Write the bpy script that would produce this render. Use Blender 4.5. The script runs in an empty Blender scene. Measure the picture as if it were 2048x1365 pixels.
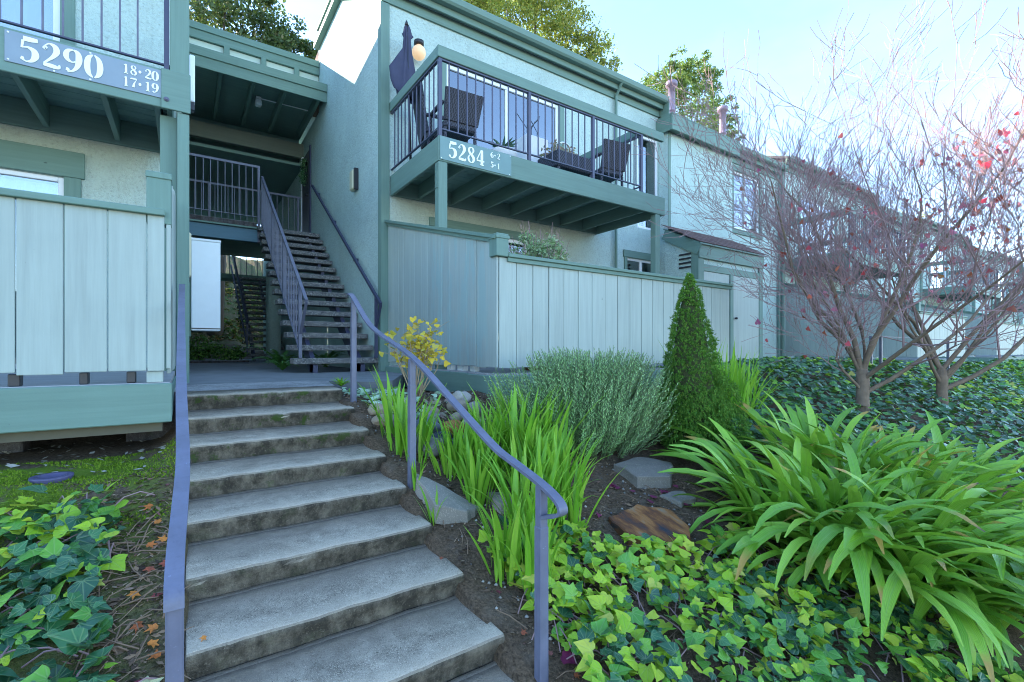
import bpy, bmesh, math, random
from mathutils import Vector, Matrix, Euler, noise as mnoise
R = math.radians
rnd = random.Random(7)
S = bpy.context.scene
C = S.collection

# ------------------------------------------------------------ camera, sky, sun, exposure
YAW = 34.404
cd = bpy.data.cameras.new('camera'); cam = bpy.data.objects.new('camera', cd); C.objects.link(cam)
cam.location = (0, 0, 0); cam.rotation_euler = (R(90), 0, R(-YAW))
cd.sensor_width = 36; cd.lens = 955 / 2048 * 36; cd.shift_y = 17.5 / 2048
cd.clip_start = .05; cd.clip_end = 2000
S.camera = cam
SUN_EL, SUN_AZ = 27, -38          # azimuth from +Y (into the buildings), negative = towards -X
w = bpy.data.worlds.new('World'); S.world = w; w.use_nodes = True
nt = w.node_tree; nt.nodes.clear()
sky = nt.nodes.new('ShaderNodeTexSky'); sky.sky_type = 'NISHITA'; sky.sun_disc = False
sky.sun_elevation = R(SUN_EL); sky.sun_rotation = R(SUN_AZ)
sky.air_density = 1.0; sky.dust_density = .0; sky.ozone_density = 3.2
bg = nt.nodes.new('ShaderNodeBackground'); bg.inputs['Strength'].default_value = .10
wo = nt.nodes.new('ShaderNodeOutputWorld')
# thin high cloud drawn over the sky
tc = nt.nodes.new('ShaderNodeTexCoord'); mp = nt.nodes.new('ShaderNodeMapping'); mp.inputs['Scale'].default_value = (1.2, 2.6, 5)
mp.inputs['Rotation'].default_value = (0, 0, R(25))
nz = nt.nodes.new('ShaderNodeTexNoise'); nz.inputs['Scale'].default_value = 1.6; nz.inputs['Detail'].default_value = 7; nz.inputs['Roughness'].default_value = .55
rp = nt.nodes.new('ShaderNodeValToRGB'); rp.color_ramp.elements[0].position = .42; rp.color_ramp.elements[1].position = .78
rp.color_ramp.elements[1].color = (.045, .045, .045, 1)
mx = nt.nodes.new('ShaderNodeMix'); mx.data_type = 'RGBA'; mx.inputs[7].default_value = (5.2, 6.0, 6.6, 1)
L = nt.links.new
L(tc.outputs['Generated'], mp.inputs[0]); L(mp.outputs[0], nz.inputs['Vector']); L(nz.outputs['Fac'], rp.inputs[0])
L(rp.outputs[0], mx.inputs[0]); L(sky.outputs[0], mx.inputs[6]); L(mx.outputs[2], bg.inputs['Color']); L(bg.outputs[0], wo.inputs[0])
sd = bpy.data.lights.new('sun', 'SUN'); sd.energy = 2.6; sd.angle = R(.5); sd.color = (1, .9, .76)
sun = bpy.data.objects.new('sun', sd); C.objects.link(sun)
sun.rotation_euler = (R(90 - SUN_EL), 0, R(180 - SUN_AZ))
_v = Vector((math.sin(R(SUN_AZ)) * math.cos(R(SUN_EL)), math.cos(R(SUN_AZ)) * math.cos(R(SUN_EL)), math.sin(R(SUN_EL))))
sun.rotation_euler = _v.to_track_quat('Z', 'Y').to_euler(); sun.location = (-20, 20, 25)
vs = S.view_settings; vs.view_transform = 'Standard'; vs.look = 'None'; vs.gamma = 1; vs.use_curve_mapping = False
vs.exposure = 3.05
S.cycles.use_denoising = True; S.cycles.pixel_filter_type = 'BLACKMAN_HARRIS'; S.cycles.filter_width = 1.0
S.cycles.max_bounces = 8; S.cycles.transparent_max_bounces = 12

# ------------------------------------------------------------ object helpers
W = {}
def link(name, data, M, parent=None):
    o = bpy.data.objects.new(name, data); C.objects.link(o)
    o.matrix_basis = M
    if parent is not None:
        o.parent = parent; o.matrix_parent_inverse = W[parent].inverted()
    W[o] = M.copy()
    return o
def T(*p): return Matrix.Translation(Vector(p))
def tag(o, label=None, cat=None, group=None, kind=None):
    if label: o['label'] = label
    if cat: o['category'] = cat
    if group: o['group'] = group
    if kind: o['kind'] = kind
    return o
def thing(name, label, cat, loc, group=None):
    return tag(link(name, None, T(*loc)), label, cat, group)
def place(name, mesh, M, parent, kind=None):
    o = link(name, mesh, M, parent)
    if kind: o['kind'] = kind
    return o
def copy_tree(o, off, newparent=None):
    c = o.copy(); C.objects.link(c)
    W[c] = off @ W[o]
    if newparent is None: c.matrix_basis = off @ o.matrix_basis
    else: c.parent = newparent
    for ch in list(o.children): copy_tree(ch, off, c)
    return c

class MB:
    def __init__(s): s.v = []; s.f = []; s.uv = {}
    def add(s, vs, fs):
        n = len(s.v); s.v += [tuple(p) for p in vs]; s.f += [tuple(i + n for i in f) for f in fs]; return s
    def box(s, x0, x1, y0, y1, z0, z1, ch=0.0):
        if x0 > x1: x0, x1 = x1, x0
        if y0 > y1: y0, y1 = y1, y0
        if z0 > z1: z0, z1 = z1, z0
        if ch <= 0:
            return s.add([(x0,y0,z0),(x1,y0,z0),(x1,y1,z0),(x0,y1,z0),(x0,y0,z1),(x1,y0,z1),(x1,y1,z1),(x0,y1,z1)],
                         [(0,3,2,1),(4,5,6,7),(0,1,5,4),(1,2,6,5),(2,3,7,6),(3,0,4,7)])
        c = min(ch, (x1-x0)*.4, (y1-y0)*.4, (z1-z0)*.4)
        vs = []; idx = {}
        for i, (X, sx) in enumerate(((x0, 1), (x1, -1))):
            for j, (Y, sy) in enumerate(((y0, 1), (y1, -1))):
                for k, (Z, sz) in enumerate(((z0, 1), (z1, -1))):
                    idx[i, j, k, 0] = len(vs); vs.append((X, Y+sy*c, Z+sz*c))
                    idx[i, j, k, 1] = len(vs); vs.append((X+sx*c, Y, Z+sz*c))
                    idx[i, j, k, 2] = len(vs); vs.append((X+sx*c, Y+sy*c, Z))
        fs = []
        for a in (0, 1):
            q = [idx[a,0,0,0], idx[a,1,0,0], idx[a,1,1,0], idx[a,0,1,0]]; fs.append(q if a else q[::-1])
            q = [idx[0,a,0,1], idx[0,a,1,1], idx[1,a,1,1], idx[1,a,0,1]]; fs.append(q if a else q[::-1])
            q = [idx[0,0,a,2], idx[1,0,a,2], idx[1,1,a,2], idx[0,1,a,2]]; fs.append(q if a else q[::-1])
        for a in (0, 1):
            for b in (0, 1):
                fs.append([idx[a,b,0,0], idx[a,b,1,0], idx[a,b,1,1], idx[a,b,0,1]])
                fs.append([idx[a,0,b,0], idx[a,1,b,0], idx[a,1,b,2], idx[a,0,b,2]])
                fs.append([idx[0,a,b,1], idx[1,a,b,1], idx[1,a,b,2], idx[0,a,b,2]])
                for d in (0, 1): fs.append([idx[a,b,d,0], idx[a,b,d,1], idx[a,b,d,2]])
        return s.add(vs, fs)
    def bar(s, p, q, w_, h, up=(0,0,1)):
        p, q = Vector(p), Vector(q); d = (q-p).normalized(); u = Vector(up)
        sx = d.cross(u)
        if sx.length < 1e-4: sx = d.cross(Vector((1,0,0)))
        sx.normalize(); sy = sx.cross(d)
        sx = sx*w_/2; sy = sy*h/2
        vs = [p-sx-sy, p+sx-sy, p+sx+sy, p-sx+sy, q-sx-sy, q+sx-sy, q+sx+sy, q-sx+sy]
        return s.add(vs, [(0,3,2,1),(4,5,6,7),(0,1,5,4),(1,2,6,5),(2,3,7,6),(3,0,4,7)])
    def ribbon(s, pts, w_, h):
        """a flat bar of width w_ (X) and thickness h swept along pts in one go"""
        n = len(pts); P = [Vector(p) for p in pts]; vs = []
        for i in range(n):
            d = (P[min(i+1, n-1)] - P[max(i-1, 0)]).normalized()
            sx = Vector((1,0,0)); sx = (sx - d*sx.dot(d)).normalized(); sy = sx.cross(d)
            for a, b in ((-1,-1),(1,-1),(1,1),(-1,1)): vs.append(P[i] + sx*a*w_/2 + sy*b*h/2)
        fs = [(3,2,1,0), tuple(4*(n-1)+k for k in range(4))]
        for i in range(n-1):
            for k in range(4): fs.append((4*i+k, 4*i+(k+1)%4, 4*i+4+(k+1)%4, 4*i+4+k))
        return s.add(vs, fs)
    def tube(s, pts, radii, n=6, cap=True):
        P = [Vector(p) for p in pts]; m = len(P)
        base = len(s.v); ref = Vector((.31, .17, .93))
        for i in range(m):
            d = (P[min(i+1, m-1)] - P[max(i-1, 0)])
            if d.length < 1e-9: d = Vector((0,0,1))
            d.normalize()
            a = d.cross(ref)
            if a.length < .05: a = d.cross(Vector((1,0,0)))
            a.normalize(); b = d.cross(a); r = radii[i] if hasattr(radii, '__len__') else radii
            for k in range(n):
                t = 2*math.pi*k/n; s.v.append(tuple(P[i] + (a*math.cos(t) + b*math.sin(t))*r))
        for i in range(m-1):
            for k in range(n):
                s.f.append((base+i*n+k, base+i*n+(k+1)%n, base+(i+1)*n+(k+1)%n, base+(i+1)*n+k))
        if cap:
            s.f.append(tuple(base+k for k in range(n))[::-1]); s.f.append(tuple(base+(m-1)*n+k for k in range(n)))
        return s
    def lathe(s, c, prof, n=16, axis='z'):
        base = len(s.v)
        for r, h in prof:
            for k in range(n):
                t = 2*math.pi*k/n; s.v.append((c[0]+r*math.cos(t), c[1]+r*math.sin(t), c[2]+h))
        for i in range(len(prof)-1):
            for k in range(n): s.f.append((base+i*n+k, base+i*n+(k+1)%n, base+(i+1)*n+(k+1)%n, base+(i+1)*n+k))
        s.f.append(tuple(base+k for k in range(n))[::-1]); s.f.append(tuple(base+(len(prof)-1)*n+k for k in range(n)))
        return s
    def prism(s, poly, a0, a1, axis='x'):
        """poly in (Y,Z) extruded along X, or in (X,Y) extruded along Z, or (X,Z) along Y"""
        n = len(poly)
        def P(p, a): return (a, p[0], p[1]) if axis == 'x' else ((p[0], p[1], a) if axis == 'z' else (p[0], a, p[1]))
        vs = [P(p, a0) for p in poly] + [P(p, a1) for p in poly]
        fs = [tuple(range(n))[::-1], tuple(range(n, 2*n))] + [(i, (i+1)%n, n+(i+1)%n, n+i) for i in range(n)]
        return s.add(vs, fs)
    def mesh(s, name, mat, smooth=False, center=True, fix=True):
        if center and s.v:
            lo = [min(p[k] for p in s.v) for k in range(3)]; hi = [max(p[k] for p in s.v) for k in range(3)]
            c = [(a+b)/2 for a, b in zip(lo, hi)]
        else: c = [0, 0, 0]
        me = bpy.data.meshes.new(name)
        me.from_pydata([(p[0]-c[0], p[1]-c[1], p[2]-c[2]) for p in s.v], [], s.f)
        if fix and len(s.f) < 3000:
            b = bmesh.new(); b.from_mesh(me); bmesh.ops.recalc_face_normals(b, faces=b.faces); b.to_mesh(me); b.free()
        if smooth: me.polygons.foreach_set('use_smooth', [True]*len(me.polygons))
        if mat: me.materials.append(mat)
        me.update()
        return me, c
    def build(s, name, mat, parent=None, smooth=False, kind=None, label=None, fix=True):
        me, c = s.mesh(name, mat, smooth, fix=fix)
        o = link(name, me, T(*c), parent)
        if kind: o['kind'] = kind
        if label: o['label'] = label
        return o

# ------------------------------------------------------------ materials
MATS = {}
class NB:
    def __init__(s, name, rough=.6, spec=.3):
        s.m = bpy.data.materials.new(name); s.m.use_nodes = True; s.t = s.m.node_tree; MATS[name] = s.m
        s.b = s.t.nodes['Principled BSDF']; s.b.inputs['Roughness'].default_value = rough
        s.b.inputs['Specular IOR Level'].default_value = spec
        s.pos = s.n('ShaderNodeNewGeometry').outputs['Position']
    def n(s, t, **k):
        x = s.t.nodes.new(t)
        for a, b in k.items(): setattr(x, a, b)
        return x
    def l(s, a, b): s.t.links.new(a, b)
    def mapped(s, scale=(1,1,1), rot=(0,0,0), src=None):
        m = s.n('ShaderNodeMapping'); m.inputs['Scale'].default_value = scale; m.inputs['Rotation'].default_value = rot
        s.l(src or s.pos, m.inputs[0]); return m.outputs[0]
    def noise(s, scale, vec=None, detail=4, rough=.55):
        x = s.n('ShaderNodeTexNoise'); x.inputs['Scale'].default_value = scale; x.inputs['Detail'].default_value = detail; x.inputs['Roughness'].default_value = rough
        s.l(vec or s.pos, x.inputs['Vector']); return x.outputs['Fac']
    def ramp(s, fac, stops, interp='LINEAR'):
        x = s.n('ShaderNodeValToRGB'); e = x.color_ramp.elements; x.color_ramp.interpolation = interp
        while len(e) < len(stops): e.new(.5)
        for i, (p, c) in enumerate(stops):
            e[i].position = p; e[i].color = (c, c, c, 1) if not hasattr(c, '__len__') else (*c, 1)
        s.l(fac, x.inputs[0]); return x.outputs[0]
    def mix(s, f, a, b, mode='MIX'):
        x = s.n('ShaderNodeMix', data_type='RGBA', blend_type=mode)
        for i, v in ((0, f), (6, a), (7, b)):
            if hasattr(v, 'node'): s.l(v, x.inputs[i])
            elif i == 0: x.inputs[0].default_value = v
            else: x.inputs[i].default_value = (*v, 1) if hasattr(v, '__len__') else (v, v, v, 1)
        return x.outputs[2]
    def math(s, op, a, b=0.0):
        x = s.n('ShaderNodeMath', operation=op)
        for i, v in enumerate((a, b)):
            if hasattr(v, 'node'): s.l(v, x.inputs[i])
            else: x.inputs[i].default_value = v
        return x.outputs[0]
    def color(s, c):
        if hasattr(c, 'node'): s.l(c, s.b.inputs['Base Color'])
        else: s.b.inputs['Base Color'].default_value = (*c, 1)
    def bump(s, h, strength=.3, dist=.01):
        x = s.n('ShaderNodeBump'); x.inputs['Strength'].default_value = strength; x.inputs['Distance'].default_value = dist
        s.l(h, x.inputs['Height']); s.l(x.outputs[0], s.b.inputs['Normal']); return x
def dk(c, f): return tuple(x*f for x in c)

def paint_wood(name, col, grain=.5, wear=.25, axis='z', rough=.62):
    m = NB(name, rough)
    sc = {'z': (38, 38, 1.6), 'x': (1.6, 38, 38), 'y': (38, 1.6, 38)}[axis]
    g = m.noise(1.0, m.mapped(sc), 6, .6); big = m.noise(1.7, None, 5, .6); fine = m.noise(90, None, 2)
    oi = m.n('ShaderNodeObjectInfo').outputs['Random']
    c = m.mix(m.ramp(g, [(.35, 0), (.75, 1)]), dk(col, 1.05), dk(col, .86))
    c = m.mix(m.ramp(big, [(.45, 0), (.75, wear)]), c, dk(col, .62))
    c = m.mix(m.ramp(m.noise(1.0, m.mapped({'z': (16, 16, .8), 'x': (.8, 16, 16), 'y': (16, .8, 16)}[axis]), 6, .65), [(.50, 0), (.72, .55)]), c, dk(col, .72))
    c = m.mix(m.math('MULTIPLY', oi, .22), c, dk(col, 1.25))
    chips = m.ramp(m.noise(26, m.mapped((1, 1, .6)), 6, .7), [(.715, 0), (.73, wear*2)])
    c = m.mix(chips, c, (.12, .11, .10))
    kv = m.n('ShaderNodeTexVoronoi'); kv.inputs['Scale'].default_value = 3.1; m.l(m.mapped({'z': (1, 1, .55), 'x': (.55, 1, 1), 'y': (1, .55, 1)}[axis]), kv.inputs['Vector'])
    kd = m.math('ADD', kv.outputs['Distance'], m.math('MULTIPLY', m.noise(60), .03))
    kn = m.math('MULTIPLY', m.ramp(kd, [(.030, 1), (.05, 0)]), m.ramp(m.noise(1.9, None, 1), [(.40, 0), (.44, .8)]))
    c = m.mix(kn, c, dk(col, .32))
    if name == 'fence_board_paint':            # touched-up strokes of a greener paint on the raked fence
        px = m.n('ShaderNodeSeparateXYZ'); m.l(m.pos, px.inputs[0])
        on = m.math('MULTIPLY', m.math('LESS_THAN', m.math('ABSOLUTE', m.math('SUBTRACT', px.outputs[0], 2.5)), .03), m.ramp(m.math('MULTIPLY', px.outputs[1], .1), [(.40, 0), (.41, 1), (.535, 1), (.545, 0)]))
        tp = m.ramp(m.noise(1.0, m.mapped((1, 9, 1.5)), 3, .5), [(.50, 0), (.53, 1)])
        c = m.mix(m.math('MULTIPLY', m.math('MULTIPLY', on, tp), .7), c, (.30, .42, .40))
    m.color(c); m.bump(m.mix(.3, g, fine), .35*grain, .006)
    return m.m
def stucco(name, col, tan=0.0):
    m = NB(name, .85, .15)
    a = m.noise(30, None, 5, .62); b = m.noise(95, None, 2); big = m.noise(.9, None, 5, .6); mid = m.noise(5, None, 5, .65)
    c = m.mix(m.ramp(big, [(.35, 0), (.7, 1)]), dk(col, 1.06), dk(col, .88))
    c = m.mix(m.ramp(mid, [(.5, 0), (.8, .35)]), c, dk(col, .72))
    c = m.mix(m.ramp(a, [(.34, .55), (.46, 0)]), c, dk(col, .66))
    c = m.mix(m.ramp(a, [(.56, 0), (.68, .4)]), c, dk(col, 1.22))
    st = m.noise(1.0, m.mapped((9, 9, .5)), 5, .6)
    c = m.mix(m.ramp(st, [(.56, 0), (.8, .3)]), c, dk(col, .6))
    vor = m.n('ShaderNodeTexVoronoi', feature='DISTANCE_TO_EDGE'); vor.inputs['Scale'].default_value = 1.3
    wv = m.n('ShaderNodeVectorMath', operation='ADD'); m.l(m.pos, wv.inputs[0])
    nn = m.n('ShaderNodeTexNoise'); nn.inputs['Scale'].default_value = 3; nn.inputs['Detail'].default_value = 5; m.l(m.pos, nn.inputs['Vector']); m.l(nn.outputs['Color'], wv.inputs[1]); m.l(wv.outputs[0], vor.inputs['Vector'])
    crack = m.math('MULTIPLY', m.ramp(vor.outputs['Distance'], [(0, 1), (.006, 0)]), m.ramp(m.noise(1.1), [(.5, 0), (.62, .55)]))
    c = m.mix(crack, c, dk(col, .45))
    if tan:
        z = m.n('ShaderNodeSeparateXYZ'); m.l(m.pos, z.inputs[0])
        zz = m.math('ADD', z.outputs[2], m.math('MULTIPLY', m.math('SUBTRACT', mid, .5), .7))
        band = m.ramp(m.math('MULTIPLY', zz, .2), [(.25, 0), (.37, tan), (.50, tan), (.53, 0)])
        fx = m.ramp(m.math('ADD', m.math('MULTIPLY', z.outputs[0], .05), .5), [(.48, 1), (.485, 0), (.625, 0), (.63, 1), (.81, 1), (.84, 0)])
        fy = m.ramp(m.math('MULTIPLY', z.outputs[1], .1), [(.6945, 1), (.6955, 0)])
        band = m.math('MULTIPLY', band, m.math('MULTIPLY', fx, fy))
        c = m.mix(band, c, (.46, .40, .25))  # warm reflected light under the balconies, painted into the wall colour
    m.color(c); m.bump(m.mix(.35, a, b), 1.0, .030)
    return m.m
def plain(name, col, rough=.5, spec=.4, var=.15, scale=8, metal=0, bump=0):
    m = NB(name, rough, spec); f = m.noise(scale, None, 5)
    m.color(m.mix(f, dk(col, 1+var), dk(col, 1-var))); m.b.inputs['Metallic'].default_value = metal
    if bump: m.bump(m.noise(scale*6, None, 4), bump, .005)
    return m.m
def concrete(name, col, dark, moss=0.35, worn=True):
    m = NB(name, .9, .2)
    big = m.noise(2.4, None, 6, .65); fine = m.noise(120, None, 3, .75); mid = m.noise(15, None, 7, .72); gran = m.noise(300, None, 2, .6)
    c = m.mix(m.ramp(mid, [(.34, 0), (.66, 1)]), dk(col, 1.25), dk(col, .62))
    c = m.mix(m.ramp(big, [(.44, 0), (.62, .7)]), c, dk(col, .48))
    c = m.mix(m.ramp(fine, [(.34, .95), (.47, 0)]), c, dk(col, .22))
    c = m.mix(m.ramp(gran, [(.55, 0), (.68, .75)]), c, dk(col, 2.2))
    sp2 = m.n('ShaderNodeSeparateXYZ'); m.l(m.pos, sp2.inputs[0])
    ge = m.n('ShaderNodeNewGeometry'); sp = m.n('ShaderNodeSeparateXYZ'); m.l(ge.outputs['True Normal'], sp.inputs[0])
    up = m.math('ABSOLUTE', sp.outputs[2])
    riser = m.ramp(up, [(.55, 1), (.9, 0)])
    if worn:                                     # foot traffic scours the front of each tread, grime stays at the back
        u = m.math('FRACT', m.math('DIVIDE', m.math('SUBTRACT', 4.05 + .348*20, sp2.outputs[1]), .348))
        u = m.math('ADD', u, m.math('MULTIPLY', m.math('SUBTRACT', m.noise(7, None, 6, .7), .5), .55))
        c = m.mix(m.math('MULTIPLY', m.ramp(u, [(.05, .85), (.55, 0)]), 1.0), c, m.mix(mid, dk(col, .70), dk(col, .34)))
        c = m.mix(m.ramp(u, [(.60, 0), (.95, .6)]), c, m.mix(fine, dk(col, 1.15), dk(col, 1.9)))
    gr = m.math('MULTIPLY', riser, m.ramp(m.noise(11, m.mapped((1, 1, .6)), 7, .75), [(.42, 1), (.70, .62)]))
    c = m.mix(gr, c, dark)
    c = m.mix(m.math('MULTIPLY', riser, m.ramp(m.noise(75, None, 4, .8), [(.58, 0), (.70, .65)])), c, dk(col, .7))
    where = m.ramp(m.math('MULTIPLY', sp2.outputs[1], .2), [(.55, .15), (.70, 1)])
    mm = m.math('MULTIPLY', m.math('MULTIPLY', riser, where), m.ramp(m.noise(6.5, None, 7, .75), [(.55, 0), (.61, 1)]))
    c = m.mix(m.math('MULTIPLY', mm, moss*2), c, (.05, .080, .018))
    m.color(c); m.bump(m.mix(.5, mid, fine), 1.0, .016)
    return m.m
def leaf(name, stops, rough=.42, trans=.25, spec=.45, stripe=False, tips=False, blotch=0.0, veins=0.0):
    m = NB(name, rough, spec)
    oi = m.n('ShaderNodeObjectInfo').outputs['Random']
    isl = m.n('ShaderNodeNewGeometry').outputs['Random Per Island']
    f = m.math('FRACT', m.math('ADD', m.math('MULTIPLY', oi, 7.31), isl))
    c = m.ramp(f, stops)
    if blotch: c = m.mix(m.ramp(m.noise(70, None, 4), [(.5, 0), (.75, blotch)]), c, (.22, .17, .07))
    if veins:
        uv = m.n('ShaderNodeUVMap').outputs[0]; sp = m.n('ShaderNodeSeparateXYZ'); m.l(uv, sp.inputs[0])
        an = m.math('ARCTAN2', sp.outputs[0], m.math('ADD', sp.outputs[1], .02))
        k = m.math('ABSOLUTE', m.math('SUBTRACT', m.math('FRACT', m.math('ADD', m.math('DIVIDE', an, .62), .5)), .5))
        ln = m.n('ShaderNodeVectorMath', operation='LENGTH'); m.l(uv, ln.inputs[0])
        wv = m.math('MULTIPLY', k, ln.outputs['Value'])
        c = m.mix(m.ramp(wv, [(.012, veins), (.05, 0)]), c, (.30, .42, .16))
        m.bump(m.ramp(wv, [(0, 0), (.09, 1)]), .35, .004)
    if stripe or tips:
        uv = m.n('ShaderNodeUVMap').outputs[0]; sp = m.n('ShaderNodeSeparateXYZ'); m.l(uv, sp.inputs[0])
        if stripe:
            wv = m.math('SINE', m.math('MULTIPLY', sp.outputs[0], 55.0))
            c = m.mix(m.math('MULTIPLY', m.math('ADD', wv, 1), .13), c, (.02, .05, .01))
            c = m.mix(m.ramp(m.noise(9, None, 5, .7), [(.52, 0), (.75, .35)]), c, (.30, .42, .06))
            c = m.mix(m.ramp(m.noise(160, None, 3, .7), [(.66, 0), (.72, .5)]), c, (.20, .15, .05))
            mid = m.ramp(m.math('ABSOLUTE', m.math('SUBTRACT', sp.outputs[0], .5)), [(0, .4), (.07, 0)])
            c = m.mix(mid, c, (.25, .42, .12))
            m.bump(wv, .25, .002)
        if tips:
            tt = m.math('MULTIPLY', m.ramp(m.math('FRACT', m.math('MULTIPLY', f, 5.7)), [(.70, 0), (.76, 1)]),
                        m.ramp(m.math('ADD', sp.outputs[1], m.math('MULTIPLY', m.noise(40), .08)), [(.88, 0), (.94, 1)]))
            c = m.mix(tt, c, (.42, .27, .06))
            t2 = m.math('MULTIPLY', m.ramp(m.math('FRACT', m.math('MULTIPLY', f, 5.7)), [(.86, 0), (.9, 1)]),
                        m.ramp(sp.outputs[1], [(.95, 0), (.99, 1)]))
            c = m.mix(t2, c, (.10, .06, .03))
    m.color(c)
    if trans:
        tr = m.n('ShaderNodeBsdfTranslucent'); ms = m.n('ShaderNodeMixShader'); ms.inputs[0].default_value = trans
        m.l(m.mix(.5, c, (.35, .5, .05), 'MIX') if not isinstance(c, tuple) else c, tr.inputs['Color'])
        out = m.t.nodes['Material Output']; m.l(m.b.outputs[0], ms.inputs[1]); m.l(tr.outputs[0], ms.inputs[2]); m.l(ms.outputs[0], out.inputs[0])
    return m.m

WALL = (.47, .60, .555); TRIM = (.145, .235, .195); BOARD = (.345, .405, .37); RAIL = (.125, .13, .18)
wall_m = stucco('stucco_wall', WALL); wall_tan = stucco('stucco_wall_warm_light', WALL, .6)
trim_z = paint_wood('trim_paint_upright', TRIM, .5, .2, 'z'); trim_x = paint_wood('trim_paint_lengthwise', TRIM, .5, .2, 'x'); trim_y = paint_wood('trim_paint_crosswise', TRIM, .5, .2, 'y')
board_m = paint_wood('fence_board_paint', BOARD, .6, .22, 'z', .55)
pale_panel = paint_wood('pale_panel_paint', (.55, .64, .55), .4, .15, 'x')
soffit_m = paint_wood('soffit_boards', (.20, .32, .28), .5, .3, 'x')
def worn_paint(name, col):
    m = NB(name, .42, .4); a = m.noise(9, None, 6, .65); b = m.noise(55, None, 5, .7); st = m.noise(1.0, m.mapped((60, 60, 5)), 4)
    c = m.mix(m.ramp(a, [(.35, 0), (.7, 1)]), dk(col, 1.12), dk(col, .82)); c = m.mix(m.ramp(st, [(.55, 0), (.75, .4)]), c, dk(col, .6))
    c = m.mix(m.ramp(b, [(.66, 0), (.70, .8)]), c, dk(col, 1.7)); c = m.mix(m.ramp(b, [(.735, 0), (.75, .9)]), c, (.10, .06, .04))
    m.color(c); m.b.inputs['Roughness'].default_value = .45; m.bump(b, .25, .003); return m.m
rail_m = worn_paint('railing_paint', RAIL)
balc_rail = plain('balcony_railing_paint', (.075, .08, .125), .45, .4, .12, 30)
rail_dark = plain('dark_railing_paint', (.05, .055, .10), .5, .4, .1)
deck_m = paint_wood('deck_boards', (.31, .32, .32), .8, .3, 'x', .75)
white_m = plain('white_vinyl', (.74, .76, .78), .35, .5, .04)
box_m = plain('white_metal_cabinet', (.78, .84, .86), .4, .45, .05)
cream_m = plain('cream_plastic', (.60, .58, .40), .45, .4, .08)
black_m = plain('black_metal', (.02, .02, .025), .4, .5, .1)
dark_m = plain('dark_interior', (.03, .032, .035), .8, .2)
room_m = plain('room_wall', (.30, .30, .29), .9, .1)
curtain_m = plain('curtain_cloth', (.72, .76, .80), .9, .1, .12, 3)
blind_m = plain('blind_slats', (.62, .63, .60), .6, .3, .08)
flue_m = plain('flue_metal', (.26, .19, .24), .5, .4, .2, 12)
plate_m = plain('sign_plate_paint', (.22, .28, .33), .45, .4, .10, 7, bump=.05)
plate2_m = plain('sign_plate_green', (.155, .26, .25), .45, .4, .12, 7, bump=.05)
num_m = plain('white_lettering', (.80, .82, .76), .5, .3, .04)
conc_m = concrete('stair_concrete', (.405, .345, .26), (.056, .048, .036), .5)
slab_m = concrete('slab_concrete', (.37, .37, .36), (.06, .05, .05), .1, False)
asphalt_m = plain('asphalt', (.20, .21, .215), .9, .2, .35, 5, bump=.5)
tread_m = None
def aggregate():
    m = NB('exposed_aggregate', .85, .25)
    v = m.n('ShaderNodeTexVoronoi'); v.inputs['Scale'].default_value = 95; m.l(m.pos, v.inputs['Vector'])
    bw = m.n('ShaderNodeSeparateXYZ'); m.l(v.outputs['Color'], bw.inputs[0])
    c = m.ramp(bw.outputs[0], [(0, (.05, .052, .055)), (.5, (.15, .15, .15)), (.85, (.26, .25, .23)), (1, (.42, .40, .38))])
    m.color(c); m.bump(v.outputs['Distance'], .6, .004); return m.m
tread_m = aggregate()
glass_m = None
def glass():
    m = NB('window_glass', .04, .5); g = m.n('ShaderNodeBsdfGlossy'); g.inputs['Roughness'].default_value = .015; g.inputs['Color'].default_value = (.93, .97, 1, 1)
    t = m.n('ShaderNodeBsdfTransparent'); t.inputs['Color'].default_value = (.80, .86, .88, 1)
    f = m.n('ShaderNodeFresnel'); f.inputs[0].default_value = 1.9; ms = m.n('ShaderNodeMixShader')
    m.l(m.math('MINIMUM', m.math('MULTIPLY', f.outputs[0], 2.2), 1.0), ms.inputs[0]); m.l(t.outputs[0], ms.inputs[1]); m.l(g.outputs[0], ms.inputs[2])
    m.l(ms.outputs[0], m.t.nodes['Material Output'].inputs[0]); return m.m
glass_m = glass()
def shingle_mat():
    m = NB('brown_shingle', .9, .15); f = m.noise(60, None, 3); oi = m.n('ShaderNodeObjectInfo').outputs['Random']
    c = m.mix(oi, (.14, .085, .08), (.21, .14, .125)); c = m.mix(f, dk((.17,.11,.1), .6), c); m.color(c); m.bump(f, .5, .004); return m.m
shingle_m = shingle_mat()
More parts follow.
